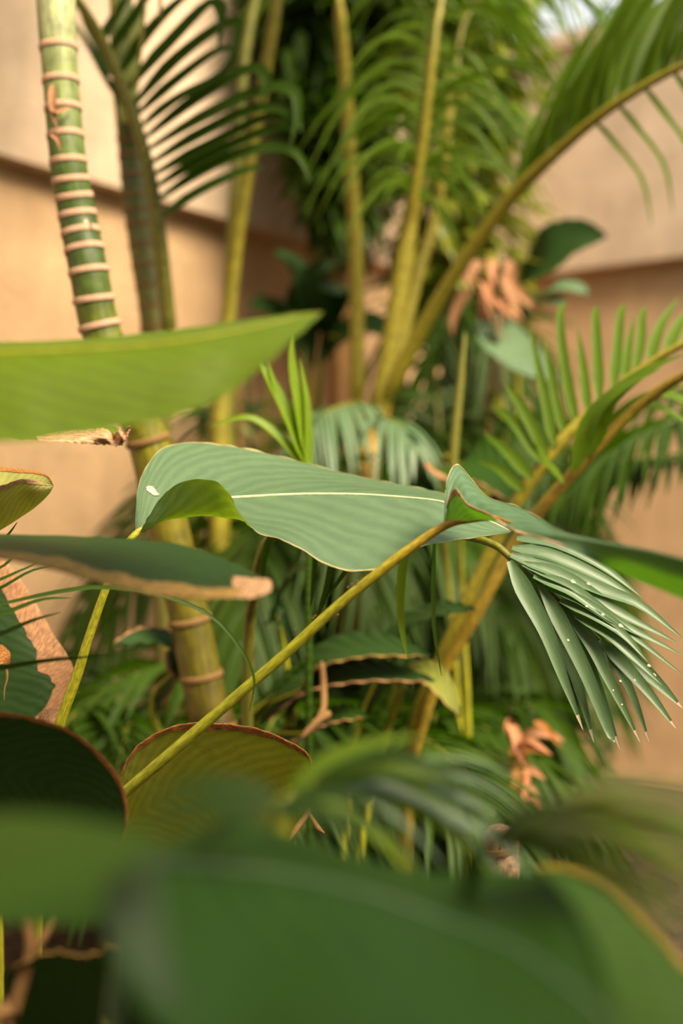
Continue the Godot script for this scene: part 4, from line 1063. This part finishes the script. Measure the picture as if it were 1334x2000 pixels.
	for i in 16:
		var x := 385.0 + i * 15.0 + rng.randf_range(-6, 6)
		var lean := rng.randf_range(-40, 40)
		var dd := rng.randf_range(2.85, 3.1)
		var bot := P([x - lean * 0.5, 1400, dd])
		tube("stem", [Vector3(bot.x, 0, bot.z), bot, P([x, 950, dd]), P([x + lean, rng.randf_range(640, 760), dd])], [0.010, 0.009, 0.007, 0.003], [M.cane, M.cane_dark, M.twig, M.leaflet_green][i % 4], t, 12, 7)
	for i in 10:
		var a := P([rng.randf_range(390, 620), rng.randf_range(760, 900), 2.9])
		leaflet("leaflet", [a, a + Vector3(rng.randf_range(-0.08, 0.08), 0.08, 0), a + Vector3(rng.randf_range(-0.16, 0.16), 0.1, 0.05)], 0.02, [M.leaflet_green, M.leaflet_yellow][i % 2], t, Vector3(0, 0.6, 0.8), 8)
	# --- long strap leaves in the shade under the pale leaf
	g = P([640, 1500, 2.0])
	t = thing("strap_leaf_plant", "shaded plant of long horizontal strap leaves with brown edges", "plant", Vector3(g.x, 0, g.z))
	for e in [
		[[[560, 1400], [620, 1300], [720, 1270], [840, 1280]], .09, M.blade_dark, M.rim], [[[500, 1420], [600, 1340], [720, 1318], [850, 1330]], .08, M.blade_dark, M.dry], [[[480, 1440], [540, 1350], [600, 1300], [628, 1290]], .05, M.blade_front, null],
		[[[760, 1420], [800, 1320], [850, 1330], [900, 1400]], .06, M.blade_olive, M.rim], [[[520, 1460], [600, 1430], [660, 1405], [720, 1400]], .08, M.blade_front, M.dry], [[[300, 1400], [360, 1290], [300, 1250], [220, 1260]], .07, M.blade_dark, M.dry],
		[[[700, 1420], [780, 1250], [850, 1200], [930, 1190]], .07, M.blade_dark, null], [[[560, 1300], [540, 1200], [580, 1120], [660, 1090]], .06, M.blade_dark, null],
	]:
		var q := []
		for i in e[0].size():
			q.append([e[0][i][0], e[0][i][1], 2.05 - 0.05 * i])
		simple_leaf(t, q, e[1], e[2], Vector3(0, 0.85, 0.5), e[3], 0.05)
	tube("dried_strand", pts([[628, 1292, 1.9], [632, 1340, 1.9], [630, 1390, 1.88], [600, 1430, 1.85]]), [0.004, 0.005, 0.005, 0.003], M.twig, t, 16, 7)
	tube("dried_strand", pts([[645, 1392, 1.86], [618, 1410, 1.85], [590, 1440, 1.84]]), [0.007, 0.006, 0.004], M.twig, t, 10, 7)
	# --- orange withered leaves near the ground, right of centre
	g = P([1020, 1600, 2.2])
	t = thing("dry_leaf_cluster", "orange and pink withered leaves low in the shade right of centre", "dry leaves", Vector3(g.x, 0, g.z))
	tube("stem", [base] + pts([[1020, 1560, 2.2], [1012, 1420, 2.2]]), [0.008, 0.006, 0.004], M.twig, t, 12, 7)
	for i in 14:
		var c := P([rng.randf_range(980, 1045), rng.randf_range(1400, 1540), 2.17 + rng.randf_range(-0.05, 0.05)])
		var d := Vector3(rng.randf_range(-0.7, 0.7), rng.randf_range(-1.0, 0.1), rng.randf_range(-0.4, 0.5)).normalized()
		leaflet("dry_leaf", [c, c + d * 0.025 + Vector3(0, 0.006, 0.004), c + d * 0.05, c + d * 0.065 + Vector3(0.01, -0.012, -0.006)], rng.randf_range(0.012, 0.026), [M.dry_orange, M.dry, M.rim_orange][i % 3], t, Vector3(rng.randf_range(-0.6, 0.6), 0.4, 0.7), 8, 0.5)
	# --- palms that close the view between the stalks
	var where := [
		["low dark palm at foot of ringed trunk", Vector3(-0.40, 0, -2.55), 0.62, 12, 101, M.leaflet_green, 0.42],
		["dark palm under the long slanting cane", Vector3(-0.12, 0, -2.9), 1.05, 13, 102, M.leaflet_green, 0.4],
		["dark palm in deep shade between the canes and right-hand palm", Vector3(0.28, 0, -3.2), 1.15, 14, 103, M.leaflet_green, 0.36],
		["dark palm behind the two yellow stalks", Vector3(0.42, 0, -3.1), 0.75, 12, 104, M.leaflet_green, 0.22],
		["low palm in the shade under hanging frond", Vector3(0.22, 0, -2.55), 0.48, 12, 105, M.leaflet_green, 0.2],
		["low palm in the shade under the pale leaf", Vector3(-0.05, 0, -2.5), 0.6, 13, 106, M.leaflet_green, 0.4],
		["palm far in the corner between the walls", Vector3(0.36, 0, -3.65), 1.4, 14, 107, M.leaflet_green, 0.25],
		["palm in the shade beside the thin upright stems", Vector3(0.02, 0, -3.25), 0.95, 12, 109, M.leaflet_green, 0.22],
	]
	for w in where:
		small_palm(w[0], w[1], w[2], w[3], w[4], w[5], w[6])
	# --- palms added out of view so that their crowns shade the bed
	added_canopy("added unseen palm behind the viewer on the right that shades the foreground", Vector3(1.0, 0, 0.72), 2.0, 203)
	added_canopy("added unseen palm beyond the left edge that shades the bed", Vector3(-1.05, 0, -2.1), 2.7, 202)
	# --- tall dark shrub in the corner and the tree behind the wall
	shrub("dark_shrub", "tall dense dark green shrub behind the slanting cane", "shrub", Vector3(-0.02, 0, -3.62), [[Vector3(-0.03, 2.48, 0.03), Vector3(0.20, 0.5, 0.20)], [Vector3(0.02, 2.0, 0.08), Vector3(0.11, 0.26, 0.12)]], 2000, 0.12, M.leaflet_green, 71)
	shrub("leafy_shrub", "olive green shrub with loose glossy leaves above the yellow canes", "shrub", Vector3(0.34, 0, -3.8), [[Vector3(0.0, 2.25, 0.1), Vector3(0.30, 0.42, 0.28)], [Vector3(0.02, 1.8, 0.1), Vector3(0.22, 0.35, 0.22)], [Vector3(-0.10, 2.6, 0.0), Vector3(0.32, 0.35, 0.3)]], 1300, 0.12, M.leaflet_yellow, 75)
	shrub("garden_tree", "tree crown rising above corner of the wall with sky between its leaves", "tree", Vector3(0.85, 0, -6.4), [[Vector3(-1.1, 3.2, 0), Vector3(0.95, 0.9, 0.7)], [Vector3(0.95, 3.15, 0.1), Vector3(0.6, 0.7, 0.5)], [Vector3(0.2, 4.4, 0), Vector3(1.5, 0.7, 0.8)]], 1900, 0.15, M.leaflet_green, 72)


func shrub(called: String, label: String, category: String, at: Vector3, balls: Array, n: int, size: float, mat: Material, seed_: int) -> void:
	rng.seed = seed_
	var t := thing(called, label, category, at)
	var top: Vector3 = balls[0][0]
	tube("trunk", [at, at + Vector3(0.03, top.y * 0.5, 0), at + top], [0.03, 0.024, 0.015], M.twig, t, 14, 9)
	for b in balls:
		tube("branch", [at + Vector3(0.02, top.y * 0.4, 0), at + Vector3(b[0].x * 0.5, b[0].y * 0.75, b[0].z * 0.5), at + b[0]], [0.025, 0.02, 0.008], M.twig, t, 10, 7)
	var buf := Buf.new()
	for i in n:
		var b: Array = balls[i % balls.size()]
		var d := Vector3(rng.randfn(), rng.randfn(), rng.randfn()).normalized() * pow(rng.randf(), 0.45)
		var c: Vector3 = at + b[0] + d * b[1]
		var dir := (d + Vector3(rng.randf_range(-0.8, 0.8), rng.randf_range(-0.9, 0.2), rng.randf_range(-0.8, 0.8))).normalized()
		var l := size * rng.randf_range(0.7, 1.2)
		leaflet_into(buf, [c, c + dir * l * 0.5, c + dir * l + Vector3(0, -0.2 * l, 0)], l * 0.36, (Vector3.UP + d * 0.5).normalized(), 4, 0.15)
	var fol := put("foliage", buf.mesh(), mat, t)
	fol.set_meta("kind", "stuff")
